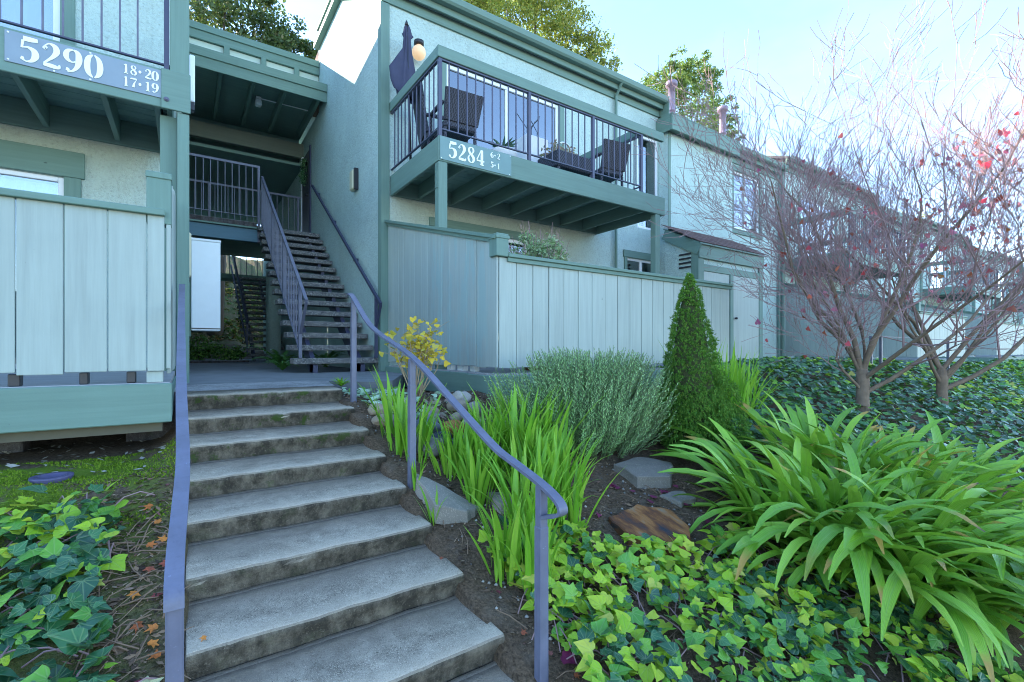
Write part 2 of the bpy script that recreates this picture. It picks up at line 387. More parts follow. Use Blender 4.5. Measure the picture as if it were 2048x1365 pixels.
def soil():
    m = NB('soil', .95, .15)
    a = m.noise(9, None, 8, .7); b = m.noise(70, None, 4, .7); big = m.noise(1.3, None, 4)
    c = m.mix(m.ramp(b, [(.3, 0), (.7, 1)]), (.044, .030, .018), (.19, .132, .084))
    c = m.mix(m.ramp(a, [(.5, 0), (.75, .7)]), c, (.18, .145, .11))
    # moss where the damp ground near the left deck and the steps holds it
    sp = m.n('ShaderNodeSeparateXYZ'); m.l(m.pos, sp.inputs[0])
    left = m.ramp(m.math('ADD', m.math('MULTIPLY', sp.outputs[0], .25), .5), [(.42, 1), (.50, 0.15), (.56, .45), (.64, 0)])
    yb = m.ramp(m.math('MULTIPLY', sp.outputs[1], .2), [(.30, .25), (.5, .55), (.56, 1), (.74, 1), (.79, 0)])
    mo = m.math('MULTIPLY', m.math('MULTIPLY', left, yb), m.ramp(m.noise(3.0, None, 8, .7), [(.42, 0), (.50, 1)]))
    mc = m.mix(m.noise(45, None, 4), (.05, .10, .008), (.18, .26, .025))
    c = m.mix(mo, c, mc)
    far = m.ramp(m.math('MULTIPLY', sp.outputs[1], .02), [(.38, 0), (.42, 1)])
    hill = m.mix(m.ramp(m.noise(2.5, None, 8, .75), [(.40, 0), (.62, 1)]), (.05, .09, .025), (.12, .085, .05))
    hill = m.mix(m.ramp(m.noise(14, None, 5, .8), [(.45, 0), (.7, .8)]), hill, (.20, .15, .09))
    c = m.mix(far, c, hill)
    m.color(c); m.bump(m.mix(.5, a, b), 1.0, .03)
    return m.m
soil_m = soil()
bark_m = plain('grey_brown_bark', (.19, .14, .10), .9, .15, .5, 14, bump=.9)
twig_m = plain('purple_grey_twig', (.30, .195, .19), .8, .2, .35, 6)
oak_bark = plain('tree_bark', (.10, .085, .07), .9, .15, .3, 6, bump=.6)

def steel_tag(o): return o

# ------------------------------------------------------------ ground
def sstep(a, b, x):
    t = max(0, min(1, (x-a)/(b-a))); return t*t*(3-2*t)
def gz(X, Y, bump=True):
    if Y < 3.9: z = max(-1.76 + .342*Y, -2.6)
    else: z = -.426 + .008*(Y-3.9)
    if X < .5:                                   # lower, flatter ground under and before the left deck
        lf = -.66 if Y > 3.15 else -1.74 + .342*Y
        k = sstep(.15, -.2, X); z = z*(1-k) + min(z, lf)*k
    if X > 1.6 and Y > 4.2:
        z -= .16*sstep(1.8, 2.6, X)*sstep(4.2, 4.8, Y)*(1-sstep(6.7, 7.6, X))
    if Y > 20: z += .62*min(Y-20, 9) + .06*max(0, min(Y-29, 30))
    if bump:
        k = 1 if Y < 12 else 6
        z += (mnoise.noise((X*1.7, Y*1.7, 3)) * .03 + mnoise.noise((X*6, Y*6, 9)) * .012) * k
    if .03 < X < 1.05 and Y < 4.4: z -= .30
    if -.4 < X < 2.6 and 4.4 <= Y < 20.2: z = min(z, -.40)
    return z
def axis_pts(fine0, fine1, step, lo, hi, fac=1.35):
    xs = [fine0 + i*step for i in range(int(round((fine1-fine0)/step))+1)]
    d = step; x = fine1
    while x < hi: d *= fac; x += d; xs.append(x)
    d = step; x = fine0; pre = []
    while x > lo: d *= fac; x -= d; pre.append(x)
    return pre[::-1] + xs
gx = axis_pts(-1.4, 6.0, .07, -320, 420, 1.2); gy = axis_pts(.2, 5.4, .07, -300, 420, 1.2)
gb = MB()
gb.v = [(x, y, gz(x, y)) for y in gy for x in gx]
nx = len(gx)
gb.f = [(j*nx+i, j*nx+i+1, (j+1)*nx+i+1, (j+1)*nx+i) for j in range(len(gy)-1) for i in range(nx-1)]
me, _ = gb.mesh('ground', soil_m, True, center=False, fix=False)
tag(link('ground', me, Matrix.Identity(4)), kind='structure')

dv = MB(); dv.add([(-320, -300, -2.555), (420, -300, -2.555), (420, -3.2, -2.555), (-320, -3.2, -2.555)], [(0, 1, 2, 3)])  # unseen ground sheet behind the camera, added to bounce fill light
tag(dv.build('fill_ground', plain('fill_ground_grey', (.13, .13, .13), .9, .2, .15, 2)), kind='structure')
# asphalt walk through the breezeway, and the concrete landing at the top of the steps
wb = MB(); wb.prism([(-.35, 5.25), (1.0, 5.25), (1.22, 5.15), (1.52, 4.72), (1.80, 4.85), (2.46, 6.2), (2.46, 20.1), (-.35, 20.1)], -.7, -.322, 'z')
tag(wb.build('asphalt_path', asphalt_m), kind='structure')
lb = MB(); lb.prism([(-.02, 4.40), (1.10, 4.40), (1.14, 4.7), (1.20, 5.05), (1.05, 5.243), (-.35, 5.243), (-.35, 4.40)], -.7, -.318, 'z')
tag(lb.build('landing_slab', slab_m), kind='structure')
kb = MB(); kb.box(-.35, 1.35, 13.9, 14.05, -.5, -.26, .02)
tag(kb.build('kerb', slab_m), kind='structure')

# concrete steps, each riser a part
steps = thing('concrete_steps', 'weathered grey concrete steps with mossy risers leading up between the two handrails', 'steps', (.53, 2, -1.7))
RH, RT = .119, .348
for n in range(0, 13):
    z1 = -.325 - n*RH; yf = 4.05 - n*RT; yb = yf + RT - .012 if n else 4.40
    z0 = z1 - .30
    prof = [(yf+.020, z0), (yf+.026, z1-.085), (yf+.016, z1-.055), (yf+.005, z1-.034), (yf+.001, z1-.020), (yf+.003, z1-.009), (yf+.010, z1-.002), (yf+.022, z1), (yf+.08, z1+.002)]
    if n: prof += [(yb-.05, z1+.004), (yb-.012, z1+.008), (yb+.03, z1+.018)]
    else: prof += [(yb, z1+.006)]
    prof += [(yb+.03 if n else yb, z0)]
    xs = [0.0, .004, .014] + [.014 + i*(1.045/52) for i in range(1, 52)] + [1.06, 1.072, 1.078]
    b = MB(); m = len(prof)
    for i, x in enumerate(xs):
        for (y, z) in prof:
            e = 1.0
            if i in (0, len(xs)-1): y2, z2 = y + .010*(y < yf+.05), z - .010*(z > z0+.1)
            else: y2, z2 = y, z
            k = mnoise.noise((x*7, y*9, n*3.1))*.004 + mnoise.noise((x*23, y*25+n, z*30))*.0018
            ch_ = max(0, mnoise.noise((x*9 + n*5.3, n*2.7, 1)) - .38)*.05 if yf <= y < yf+.03 and z > z1-.03 else 0
            b.v.append((x, y2 + (k if y < yf+.05 else 0) + ch_, z2 + (k if z > z0+.05 else 0) - ch_*.6))
    for i in range(len(xs)-1):
        for k in range(m): b.f.append((i*m+k, i*m+(k+1)%m, (i+1)*m+(k+1)%m, (i+1)*m+k))
    b.f.append(tuple(range(m))); b.f.append(tuple((len(xs)-1)*m+k for k in range(m))[::-1])
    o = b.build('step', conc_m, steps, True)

# ------------------------------------------------------------ buildings
def wall_xz(b, x0, x1, z0, z1, y, openings=(), depth=.12):
    xs = sorted({x0, x1, *[a for o in openings for a in o[:2]]}); zs = sorted({z0, z1, *[a for o in openings for a in o[2:]]})
    for i in range(len(xs)-1):
        for j in range(len(zs)-1):
            cx, cz = (xs[i]+xs[i+1])/2, (zs[j]+zs[j+1])/2
            if any(o[0] < cx < o[1] and o[2] < cz < o[3] for o in openings): continue
            b.add([(xs[i],y,zs[j]),(xs[i+1],y,zs[j]),(xs[i+1],y,zs[j+1]),(xs[i],y,zs[j+1])], [(0,1,2,3)])
    for (a, c, d, e) in openings:
        yd = y+depth
        b.add([(a,y,d),(c,y,d),(c,y,e),(a,y,e),(a,yd,d),(c,yd,d),(c,yd,e),(a,yd,e)], [(0,4,5,1),(1,5,6,2),(2,6,7,3),(3,7,4,0)])

def frame_rect(b, x0, x1, z0, z1, y0, y1, t, bot=True):
    b.box(x0, x0+t, y0, y1, z0, z1, .004); b.box(x1-t, x1, y0, y1, z0, z1, .004)
    b.box(x0+t+.0005, x1-t-.0005, y0+.001, y1-.001, z1-t, z1, .004)
    if bot: b.box(x0+t+.0005, x1-t-.0005, y0+.001, y1-.001, z0, z0+t, .004)

def window(par, x0, x1, z0, z1, y, split=None, inside='curtain', trim=None, t=.05, dark_left=False):
    """a real opening: frame, panes, and a shallow room with curtains behind"""
    f = MB(); frame_rect(f, x0, x1, z0, z1, y+.02, y+.09, t)
    if split: f.box(split-.03, split+.03, y+.025, y+.085, z0+t+.001, z1-t-.001, .004)
    wn = f.build('window', white_m, par)
    edges = [x0+t, split-.03, split+.03, x1-t] if split else [x0+t, x1-t]
    for i in range(0, len(edges), 2):
        p = MB(); p.box(edges[i]+.0005, edges[i+1]-.0005, y+.05, y+.056, z0+t+.0005, z1-t-.0005)
        p.build('pane', glass_m, wn)
    r = MB()
    a, c, d, e, yy, yd = x0-.05, x1+.05, z0-.02, z1+.1, y+.125, y+1.6
    r.add([(a,yy,d),(c,yy,d),(c,yy,e),(a,yy,e),(a,yd,d),(c,yd,d),(c,yd,e),(a,yd,e)], [(4,5,6,7),(0,1,5,4),(1,2,6,5),(2,3,7,6),(3,0,4,7)])
    r.build('room_recess', dark_m if inside == 'dark' else room_m, wn)
    if inside in ('curtain', 'blind'):
        cm = MB(); n = 60
        for i in range(n+1):
            x = x0+.04 + (x1-x0-.08)*i/n
            yo = y+.17 + .028*math.sin(i*1.9 + .6*math.sin(i*.7)) if inside == 'curtain' else y+.16+.02*((i//2) % 2)
            cm.v += [(x, yo, z0+.04), (x+.01*math.sin(i*.9), yo+.01, z1-.05)]
        cm.f = [(2*i, 2*i+2, 2*i+3, 2*i+1) for i in range(n)]
        cm.build('curtain' if inside == 'curtain' else 'blind', curtain_m if inside == 'curtain' else blind_m, wn, inside == 'curtain')
    if trim:
        tw, hd = trim
        b = MB(); b.box(x0-tw, x0-.001, y-.03, y+.02, z0, z1+.001, .005); b.build('window_trim', trim_z, wn)
        b = MB(); b.box(x1+.001, x1+tw, y-.03, y+.02, z0, z1+.001, .005); b.build('window_trim', trim_z, wn)
        b = MB(); b.box(x0-tw-.03, x1+tw+.03, y-.036, y+.02, z1+.002, z1+hd, .005); b.build('window_trim', trim_x, wn)
        b = MB(); b.box(x0-tw-.03, x1+tw+.03, y-.036, y+.02, z0-hd, z0-.001, .005); b.build('window_sill', trim_x, wn)
    return wn

def balusters(par, pts, z0, z1, size=.014, mat=None):
    me = None
    for (x, y) in pts:
        if me is None:
            b = MB(); b.box(-size/2, size/2, -size/2, size/2, -.5, .5); me, _ = b.mesh('baluster', mat or balc_rail, center=False)
        place('baluster', me, T(x, y, (z0+z1)/2) @ Matrix.Diagonal((1, 1, z1-z0, 1)), par)

def balcony(par, x0, x1, y0, yw, xr, ztop_beam=True, joist_step=.57):
    """upstairs balcony: slab boards, fascia, joists, railing with balusters between x0 and xr"""
    b = MB()
    ny = 9
    for i in range(ny):
        ya = y0+.06 + (yw-y0-.07)*i/ny; b.box(x0+.05, x1-.02, ya, ya+(yw-y0-.07)/ny-.008, 2.545, 2.58)
    bal = b.build('balcony', soffit_m, par)
    f = MB(); f.box(x0, x1, y0, y0+.045, 2.30, 2.605, .006); f.build('fascia_board', trim_x, bal)
    f = MB(); f.box(x0+.002, x0+.045, y0+.046, yw-.002, 2.302, 2.603, .006); f.build('fascia_board', trim_y, bal)
    f = MB(); f.box(x1-.045, x1-.002, y0+.046, yw-.002, 2.302, 2.603, .006); f.build('fascia_board', trim_y, bal)
    f = MB(); f.box(x0+.046, x1-.046, yw-.045, yw-.002, 2.31, 2.54, .004); f.build('ledger_board', trim_x, bal)
    x = x0+joist_step*.8
    while x < x1-.25:
        j = MB(); j.box(x-.024, x+.024, y0+.047, yw-.046, 2.335, 2.543, .004); j.build('joist', trim_y, bal); x += joist_step
    # railing
    rr = MB(); yr = y0+.025
    rr.bar((x0+.01, yr, 3.545), (xr, yr, 3.545), .035, .02); rr.bar((x0+.01, yr, 2.70), (xr, yr, 2.70), .03, .014)
    rr.bar((x0+.025, yr, 3.545), (x0+.025, yw, 3.545), .035, .02); rr.bar((x0+.025, yr, 2.70), (x0+.025, yw, 2.70), .03, .014)
    rr.bar((xr-.02, yr, 3.545), (xr-.02, yw, 3.545), .035, .02); rr.bar((xr-.02, yr, 2.70), (xr-.02, yw, 2.70), .03, .014)
    for f_ in (0, .37, .70, 1): 
        X = x0+.03 + (xr-x0-.06)*f_; rr.box(X-.022, X+.022, yr-.022, yr+.022, 2.606, 3.555)
    rail = rr.build('balcony_railing', balc_rail, par)
    n = int((xr-x0)/.126); balusters(rail, [(x0+.03 + (xr-x0-.06)*i/n, yr) for i in range(1, n) if abs(i/n-.37) > .015 and abs(i/n-.70) > .015], 2.705, 3.537)
    n = int((yw-y0)/.135); balusters(rail, [(x0+.025, y0+.05+(yw-y0-.05)*i/n) for i in range(1, n)], 2.705, 3.537); balusters(rail, [(xr-.02, y0+.05+(yw-y0-.05)*i/n) for i in range(1, n)], 2.705, 3.537)
    if ztop_beam:
        f = MB(); f.box(x0-.01, x1-.04, y0-.012, y0+.045, 3.558, 3.70, .006); f.build('top_beam', trim_x, par)
        f = MB(); f.box(x0-.008, x0+.045, y0+.046, yw-.002, 3.56, 3.698, .006); f.build('top_beam', trim_y, par)
        f = MB(); f.box(xr-.045, xr, y0+.046, yw-.002, 3.56, 3.698, .006); f.build('top_beam', trim_y, par)
    return bal, rail

# ---- right building (5284)
YF = 6.94
def facade(ox, label, near):
    x_end = 13.95 if near else 14.2
    bd = thing('apartment_building', label, 'building', (ox+2.5, YF, -.4), 'apartment buildings of the complex')
    ops = [(3.47, 5.83, 2.63, 4.62), (8.02, 8.70, 2.63, 4.65), (11.66, 12.92, 3.14, 4.63), (7.68, 8.60, .95, 1.95), (3.3, 5.1, -.15, 1.95)]
    HT = 7.0 if near else 6.3
    b = MB(); oo = [(ox+o[0], ox+o[1], o[2], o[3]) for o in ops]
    wall_xz(b, ox+2.42, ox+8.71, -.8, 5.45, YF, [o for o in oo if o[0] < ox+8.7]); wall_xz(b, ox+8.71, ox+x_end, -.8, 5.08, YF, [o for o in oo if o[0] > ox+8.7])
    # rear and far side, closed so no light leaks through
    b.add([(ox+x_end, YF, -.8), (ox+x_end, 13.5, -.8), (ox+x_end, 13.5, 5.9), (ox+x_end, 9.25, 6.3), (ox+x_end, YF, 5.08)], [(0,1,2,3,4)])
    b.add([(ox+2.42, 13.5, -.8), (ox+x_end, 13.5, -.8), (ox+x_end, 13.5, 6.4), (ox+2.42, 13.5, 6.4)], [(0,3,2,1)])
    # side wall along the breezeway
    b.add([(ox+2.42, YF, -.8), (ox+2.42, YF, 5.40), (ox+2.42, 9.25, HT), (ox+2.42, 11.04, HT), (ox+2.42, 11.04, 5.2), (ox+2.42, 13.5, 5.2), (ox+2.42, 13.5, -.8)], [(0,1,2,3,4,5,6)])
    b.add([(ox+2.42, 11.04, 5.2), (ox+2.42, 11.04, HT), (ox+2.62, 11.04, HT), (ox+2.62, 11.04, 5.2)], [(0,1,2,3)])
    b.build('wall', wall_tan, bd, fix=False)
    # roof
    for (p0, p1, dz, top) in ((ox+2.46, ox+8.70, 0, HT-.05), (ox+8.705, ox+x_end, -.36, 6.25)):
        r = MB(); r.prism([(6.85, 5.52+dz), (9.25, top), (13.6, 6.4+dz), (13.6, 6.2+dz), (9.25, top-.23), (6.95, 5.40+dz)], p0, p1, 'x'); r.build('roof', shingle_m, bd)
    # eave: frieze, fascia, gutter
    for (p0, p1, dz) in ((ox+2.40, ox+8.70, 0), (ox+11.24, ox+x_end, -.36)):
        f = MB(); f.box(p0+.01, p1-.01, 6.845, YF-.036, 5.345+dz, 5.365+dz); f.build('soffit', trim_x, bd)
        f = MB(); f.box(p0, p1, YF-.035, YF-.002, 5.17+dz, 5.34+dz, .004); f.build('frieze_board', trim_x, bd)
        f = MB(); f.box(p0, p1, 6.80, 6.84, 5.30+dz, 5.48+dz, .004); f.build('fascia_board', trim_x, bd)
        gp = [(6.66, 5.50), (6.67, 5.43), (6.70, 5.40), (6.798, 5.40), (6.798, 5.53), (6.785, 5.53), (6.785, 5.415), (6.705, 5.415), (6.675, 5.45), (6.675, 5.52), (6.66, 5.52)]
        g = MB(); g.prism([(a, c+dz) for a, c in gp], p0-.02, p1, 'x'); g.build('gutter', trim_x, bd)
    f = MB(); f.box(ox+8.705, ox+8.73, 6.66, YF-.004, 5.06, 5.54); f.build('gable_board', trim_y, bd)
    f = MB(); f.box(ox+8.62, ox+11.22, 6.50, 6.56, 4.74, 5.07, .006); f.build('fascia_board', trim_x, bd)
    f = MB(); f.box(ox+8.64, ox+11.20, 6.561, YF-.01, 4.78, 4.82); f.build('soffit', trim_x, bd)
    f = MB(); f.box(ox+8.61, ox+8.65, 6.561, YF-.01, 4.74, 5.07); f.build('fascia_board', trim_y, bd)
    f = MB(); f.box(ox+8.62, ox+11.22, 6.50, 6.90, 5.072, 5.10); f.build('roof_edge_flashing', trim_x, bd)
    # bumped-out chase between the balcony and the bedroom window
    bb = MB(); bb.box(ox+8.72, ox+11.22, 6.69, YF-.003, -.8, 4.779, .01); bb.build('wall_chase', wall_m, bd)
    f = MB(); f.box(ox+8.715, ox+8.80, 6.676, 6.688, 2.6, 4.77); f.build('corner_board', trim_z, bd)
    # corner boards
    f = MB(); f.box(ox+2.385, ox+2.52, YF-.03, YF-.002, -.5, 5.16, .005); f.build('corner_board', trim_z, bd)
    f = MB(); f.box(ox+2.385, ox+2.418, YF-.001, YF+.10, -.5, 5.16, .004); f.build('corner_board', trim_z, bd)
    # rake boards on the side wall
    f = MB(); f.bar((ox+2.365, 6.92, 5.24), (ox+2.365, 9.26, HT-.38), .11, .06); f.bar((ox+2.365, 9.2, HT-.38), (ox+2.365, 11.03, HT-.38), .11, .10); f.build('rake_board', trim_y, bd)
    f = MB(); f.bar((ox+2.44, 6.75, 5.47), (ox+2.44, 9.27, HT+.03), .12, .07); f.bar((ox+2.44, 9.22, HT+.03), (ox+2.44, 11.06, HT+.03), .12, .07); f.build('roof_edge_flashing', black_m if not near else trim_y, bd)
    # doors and windows
    sl = window(bd, ox+3.47, ox+5.83, 2.63, 4.62, YF, ox+4.66, 'curtain', None, .06)
    f = MB(); f.box(ox+3.36, ox+3.465, YF-.028, YF+.015, 2.63, 4.72, .004); f.build('window_trim', trim_z, sl)
    f = MB(); f.box(ox+5.835, ox+5.94, YF-.028, YF+.015, 2.63, 4.72, .004); f.build('window_trim', trim_z, sl)
    window(bd, ox+8.02, ox+8.70, 2.63, 4.65, YF, None, 'curtain', None, .05)
    window(bd, ox+11.66, ox+12.92, 3.14, 4.63, YF, ox+12.25, 'blind', (.10, .13))
    window(bd, ox+7.68, ox+8.60, .95, 1.95, YF, ox+8.16, 'dark', (.08, .15))
    window(bd, ox+3.3, ox+5.1, -.15, 1.95, YF, ox+4.2, 'dark', (.1, .14), .06)
    balcony(bd, ox+2.535, ox+6.80, 5.28, YF, ox+6.25)
    for X in (2.60, 6.62):
        p = MB(); p.box(ox+X-.06, ox+X+.06, 5.285, 5.395, -.25, 2.298, .006); ps = p.build('post', trim_z, bd)
        k = MB(); k.box(ox+X-.066, ox+X-.0605, 5.30, 5.38, 1.98, 2.25)
        for zz in (2.04, 2.12, 2.2): k.box(ox+X+.0605, ox+X+.072, 5.33, 5.345, zz, zz+.015)
        k.build('bolt_plate', trim_z, ps)
    # downspouts and conduit
    d = MB(); d.tube([(ox+13.87, 6.72, 5.06), (ox+13.87, 6.88, 4.8), (ox+13.87, 6.88, -.3)], .035, 8); d.build('downspout', trim_z, bd)
    d = MB(); d.tube([(ox+7.30, 6.72, 5.42), (ox+7.30, 6.88, 5.2), (ox+7.30, 6.88, 3.2), (ox+7.30, 6.88, -.2)], .03, 8); d.build('downspout', trim_z, bd)
    return bd
right = facade(0, 'pale blue-green stucco apartment building with balcony and white sliding door, numbered 5284', True)
# flues
for X in (11.23, 13.71):
    f = MB(); f.lathe((X, 8.5, 6.15), [(.15, 0), (.15, .30), (.10, .36), (.10, .50), (.12, .51), (.12, .54), (.10, .55), (.10, 1.20), (.16, 1.21), (.16, 1.33), (.09, 1.36)], 14)
    f.build('chimney_flue', flue_m, right, True)
# closet (garbage or storage shed) built against the chase
x0, x1, yf = 8.60, 11.05, 5.87
b = MB(); b.box(x0+.01, x1-.01, yf+.01, 6.687, -.5, 1.98); b.prism([(yf+.01, 1.981), (6.687, 1.981), (6.687, 2.60), (yf+.01, 2.12)], x0+.01, x1-.01, 'x')
cl = tag(b.build('storage_closet', wall_m), 'small lean-to storage closet with louvre, door and brown shingle roof beside the fence end', 'shed')
def closet_part(nm, m, *bx):
    q = MB(); q.box(*bx, .005); return q.build(nm, m, cl)
closet_part('corner_board', trim_z, x0-.005, x0+.17, yf-.025, yf+.008, -.5, 2.0)
closet_part('corner_board', trim_z, x0-.02, x0+.008, yf-.02, yf+.15, -.5, 2.0)
closet_part('corner_board', trim_z, x1-.15, x1+.005, yf-.025, yf+.008, -.5, 2.0)
closet_part('fascia_board', trim_x, x0-.02, x1+.02, yf-.045, yf-.026, 1.87, 2.16)
closet_part('door_frame', trim_x, x0+.171, x1-.151, yf-.022, yf+.008, 1.62, 1.76)
closet_part('door_frame', trim_z, 9.72, 9.84, yf-.028, yf+.008, -.40, 1.619)
closet_part('wall_panel', board_m, x0+.171, 9.718, yf-.006, yf+.004, -.30, 1.618)
dr = closet_part('door', board_m, 9.842, x1-.152, yf-.012, yf+.004, -.27, 1.618)
q = MB(); q.lathe((9.91, yf-.05, .66), [(.012, 0), (.03, .01), (.03, .04), (.012, .05)], 10); q.build('handle', black_m, dr, True)
q = MB(); q.box(9.845, x1-.155, yf-.05, yf-.002, -.34, -.275, .005); q.build('door_sill', plain('raw_wood', (.34, .24, .13), .8, .2, .2, 12), cl)
q = MB(); q.bar((x0-.03, 6.68, 2.50), (x0-.03, yf-.05, 2.03), .035, .22); q.build('rake_board', trim_y, cl)
lv = MB()
for i in range(4): lv.box(x0-.012, x0+.009, 6.02, 6.32, 1.70+i*.09, 1.735+i*.09)
lv.build('louvre', black_m, cl)
# shingles on the closet roof, row by row
shm = None
sb = MB(); sb.box(-.5, .5, -.5, .5, -.5, .5); shm, _ = sb.mesh('shingle', shingle_m, center=False)
sl_ang = math.atan2(.48, .82)
for r_ in range(6):
    yy = yf-.08 + r_*.14; zz = 2.185 + (yy-(yf-.08))*.585
    x = x0-.06 - (r_ % 2)*.08
    while x < x1+.05:
        wd = .155
        place('shingle', shm, T(x+wd/2, yy+.09, zz+.052) @ Matrix.Rotation(sl_ang-.03, 4, 'X') @ Matrix.Diagonal((wd*.97, .20, .012, 1)), cl)
        x += wd+.004
rb = MB(); rb.prism([(yf-.09, 2.165), (6.687, 2.62), (6.687, 2.60), (yf-.09, 2.14)], x0-.05, x1+.05, 'x'); rb.build('roof_deck', trim_x, cl)

# ---- next unit along the row
far = facade(11.75, 'farther pale stucco apartment building of the row behind the bare trees', False)
far2 = facade(23.5, 'third pale apartment building of the row, past the farther bare tree', False)
far3 = facade(35.25, 'farthest pale apartment building of the row at the right edge', False)

# ---- left building (5290)
lbd = thing('apartment_building', 'pale blue-green stucco apartment building at left with low balcony, numbered 5290', 'building', (-3, YF, -.4), 'apartment buildings of the complex')
b = MB(); LX = -.13
wall_xz(b, -9, LX, -.8, 5.45, YF, [(-3.6, -1.07, -.2, 1.85), (-3.4, -1.10, 2.63, 4.62)])
b.add([(LX, YF, -.8), (LX, 13.5, -.8), (LX, 13.5, 6.2), (LX, 9.25, 6.9), (LX, YF, 5.45)], [(0,1,2,3,4)])
b.add([(-9, 13.5, -.8), (LX, 13.5, -.8), (LX, 13.5, 6.2), (-9, 13.5, 6.2)], [(0,3,2,1)]); b.add([(-9, YF, -.8), (-9, 13.5, -.8), (-9, 13.5, 6.2), (-9, YF, 6.2)], [(0,3,2,1)])
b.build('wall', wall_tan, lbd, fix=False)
r = MB(); r.prism([(6.74, 5.44), (9.25, 7.0), (13.6, 6.45), (13.6, 6.25), (9.25, 6.8), (6.80, 5.30)], -9, LX+.02, 'x'); r.build('roof', shingle_m, lbd)
window(lbd, -3.6, -1.07, -.2, 1.85, YF, -2.3, 'blind', (.14, .28), .05)
window(lbd, -3.4, -1.10, 2.63, 4.62, YF, -2.2, 'curtain', (.12, .12), .06)
b = MB()
for i in range(8): 
    ya = 5.68 + i*.155; b.box(-5, -.10, ya, ya+.147, 2.585, 2.62)
bal = b.build('balcony', soffit_m, lbd)
f = MB(); f.box(-5, -.135, 5.60, 5.65, 2.295, 2.66, .006); f.build('fascia_board', trim_x, bal)
f = MB(); f.box(-.145, -.10, 5.651, YF-.002, 2.30, 2.655, .006); f.build('fascia_board', trim_y, bal)
f = MB(); f.box(-5, -.146, YF-.045, YF-.002, 2.30, 2.58, .004); f.build('ledger_board', trim_x, bal)
for X in (-.62, -1.20, -1.78, -2.36, -2.94, -.22):
    j = MB(); j.box(X-.024, X+.024, 5.651, YF-.046, 2.335, 2.583, .004); j.build('joist', trim_y, bal)
rr = MB(); rr.bar((-5, 5.63, 2.715), (-.12, 5.63, 2.715), .03, .014); rr.bar((-5, 5.63, 3.6), (-.12, 5.63, 3.6), .035, .02); rr.bar((-.12, 5.63, 2.715), (-.12, YF, 2.715), .03, .014)
rr.box(-.165, -.125, 5.60, 5.645, 2.661, 3.62)
rail = rr.build('balcony_railing', rail_dark, lbd)
balusters(rail, [(-.235-.128*i, 5.63) for i in range(1, 26)], 2.72, 3.6, .014, rail_m)
p = MB(); p.box(-.120, .035, 5.59, 5.70, 2.64, 6.2, .006); p.build('post', trim_z, lbd)
p = MB(); p.box(-.185, .045, 5.575, 5.598, 2.285, 2.66, .005); pb = p.build('post_bracket', trim_x, lbd)
k = MB(); k.lathe((0, 0, 0), [(.022, 0), (.022, .008), (.012, .009), (.012, .016)], 10)
me, c_ = k.mesh('bolt', rail_m, True)
place('bolt', me, T(-.145, 5.57, 2.37) @ Matrix.Rotation(R(90), 4, 'X'), pb)
p = MB(); p.box(-.062, .035, 5.60, 5.70, -.40, 2.283, .006); p.build('post', trim_z, lbd)
p = MB(); p.box(-.20, -.064, 5.74, 5.80, -.3, 2.28, .004); p.build('post', trim_z, lbd)

# ------------------------------------------------------------ decks and fences
def board_fence(name, label, spec_front, spec_side, cap_parts, group='board fences around the ground floor decks'):
    pass
ub = MB(); ub.box(-.5, .5, -.5, .5, -.5, .5); 
def board_mesh(wd, th):
    b = MB(); b.box(-wd/2, wd/2, -th/2, th/2, -.5, .5, .003); return b.mesh('board', board_m, center=False)[0]
BM = board_mesh(.192, .022); BMS = board_mesh(.186, .022)
def fence_boards(par, p0, p1, zb, zt0, zt1, n, rng, joint=.006):
    p0, p1 = Vector(p0), Vector(p1); d = (p1-p0); Ln = d.length; d.normalize(); ang = math.atan2(d.y, d.x); wd = Ln/n
    for i in range(n):
        t = (i+.5)/n; c = p0 + d*(t*Ln); zt = zt0 + (zt1-zt0)*t; z0 = zb + rng.uniform(-.012, .006)
        off = rng.uniform(-.003, .003)
        M = T(c.x - math.sin(ang)*off, c.y + math.cos(ang)*off, (z0+zt)/2) @ Matrix.Rotation(ang + rng.uniform(-.006, .006), 4, 'Z') @ Matrix.Diagonal(((wd-joint)/.192, 1, zt-z0, 1))
        place('board', BM, M, par)
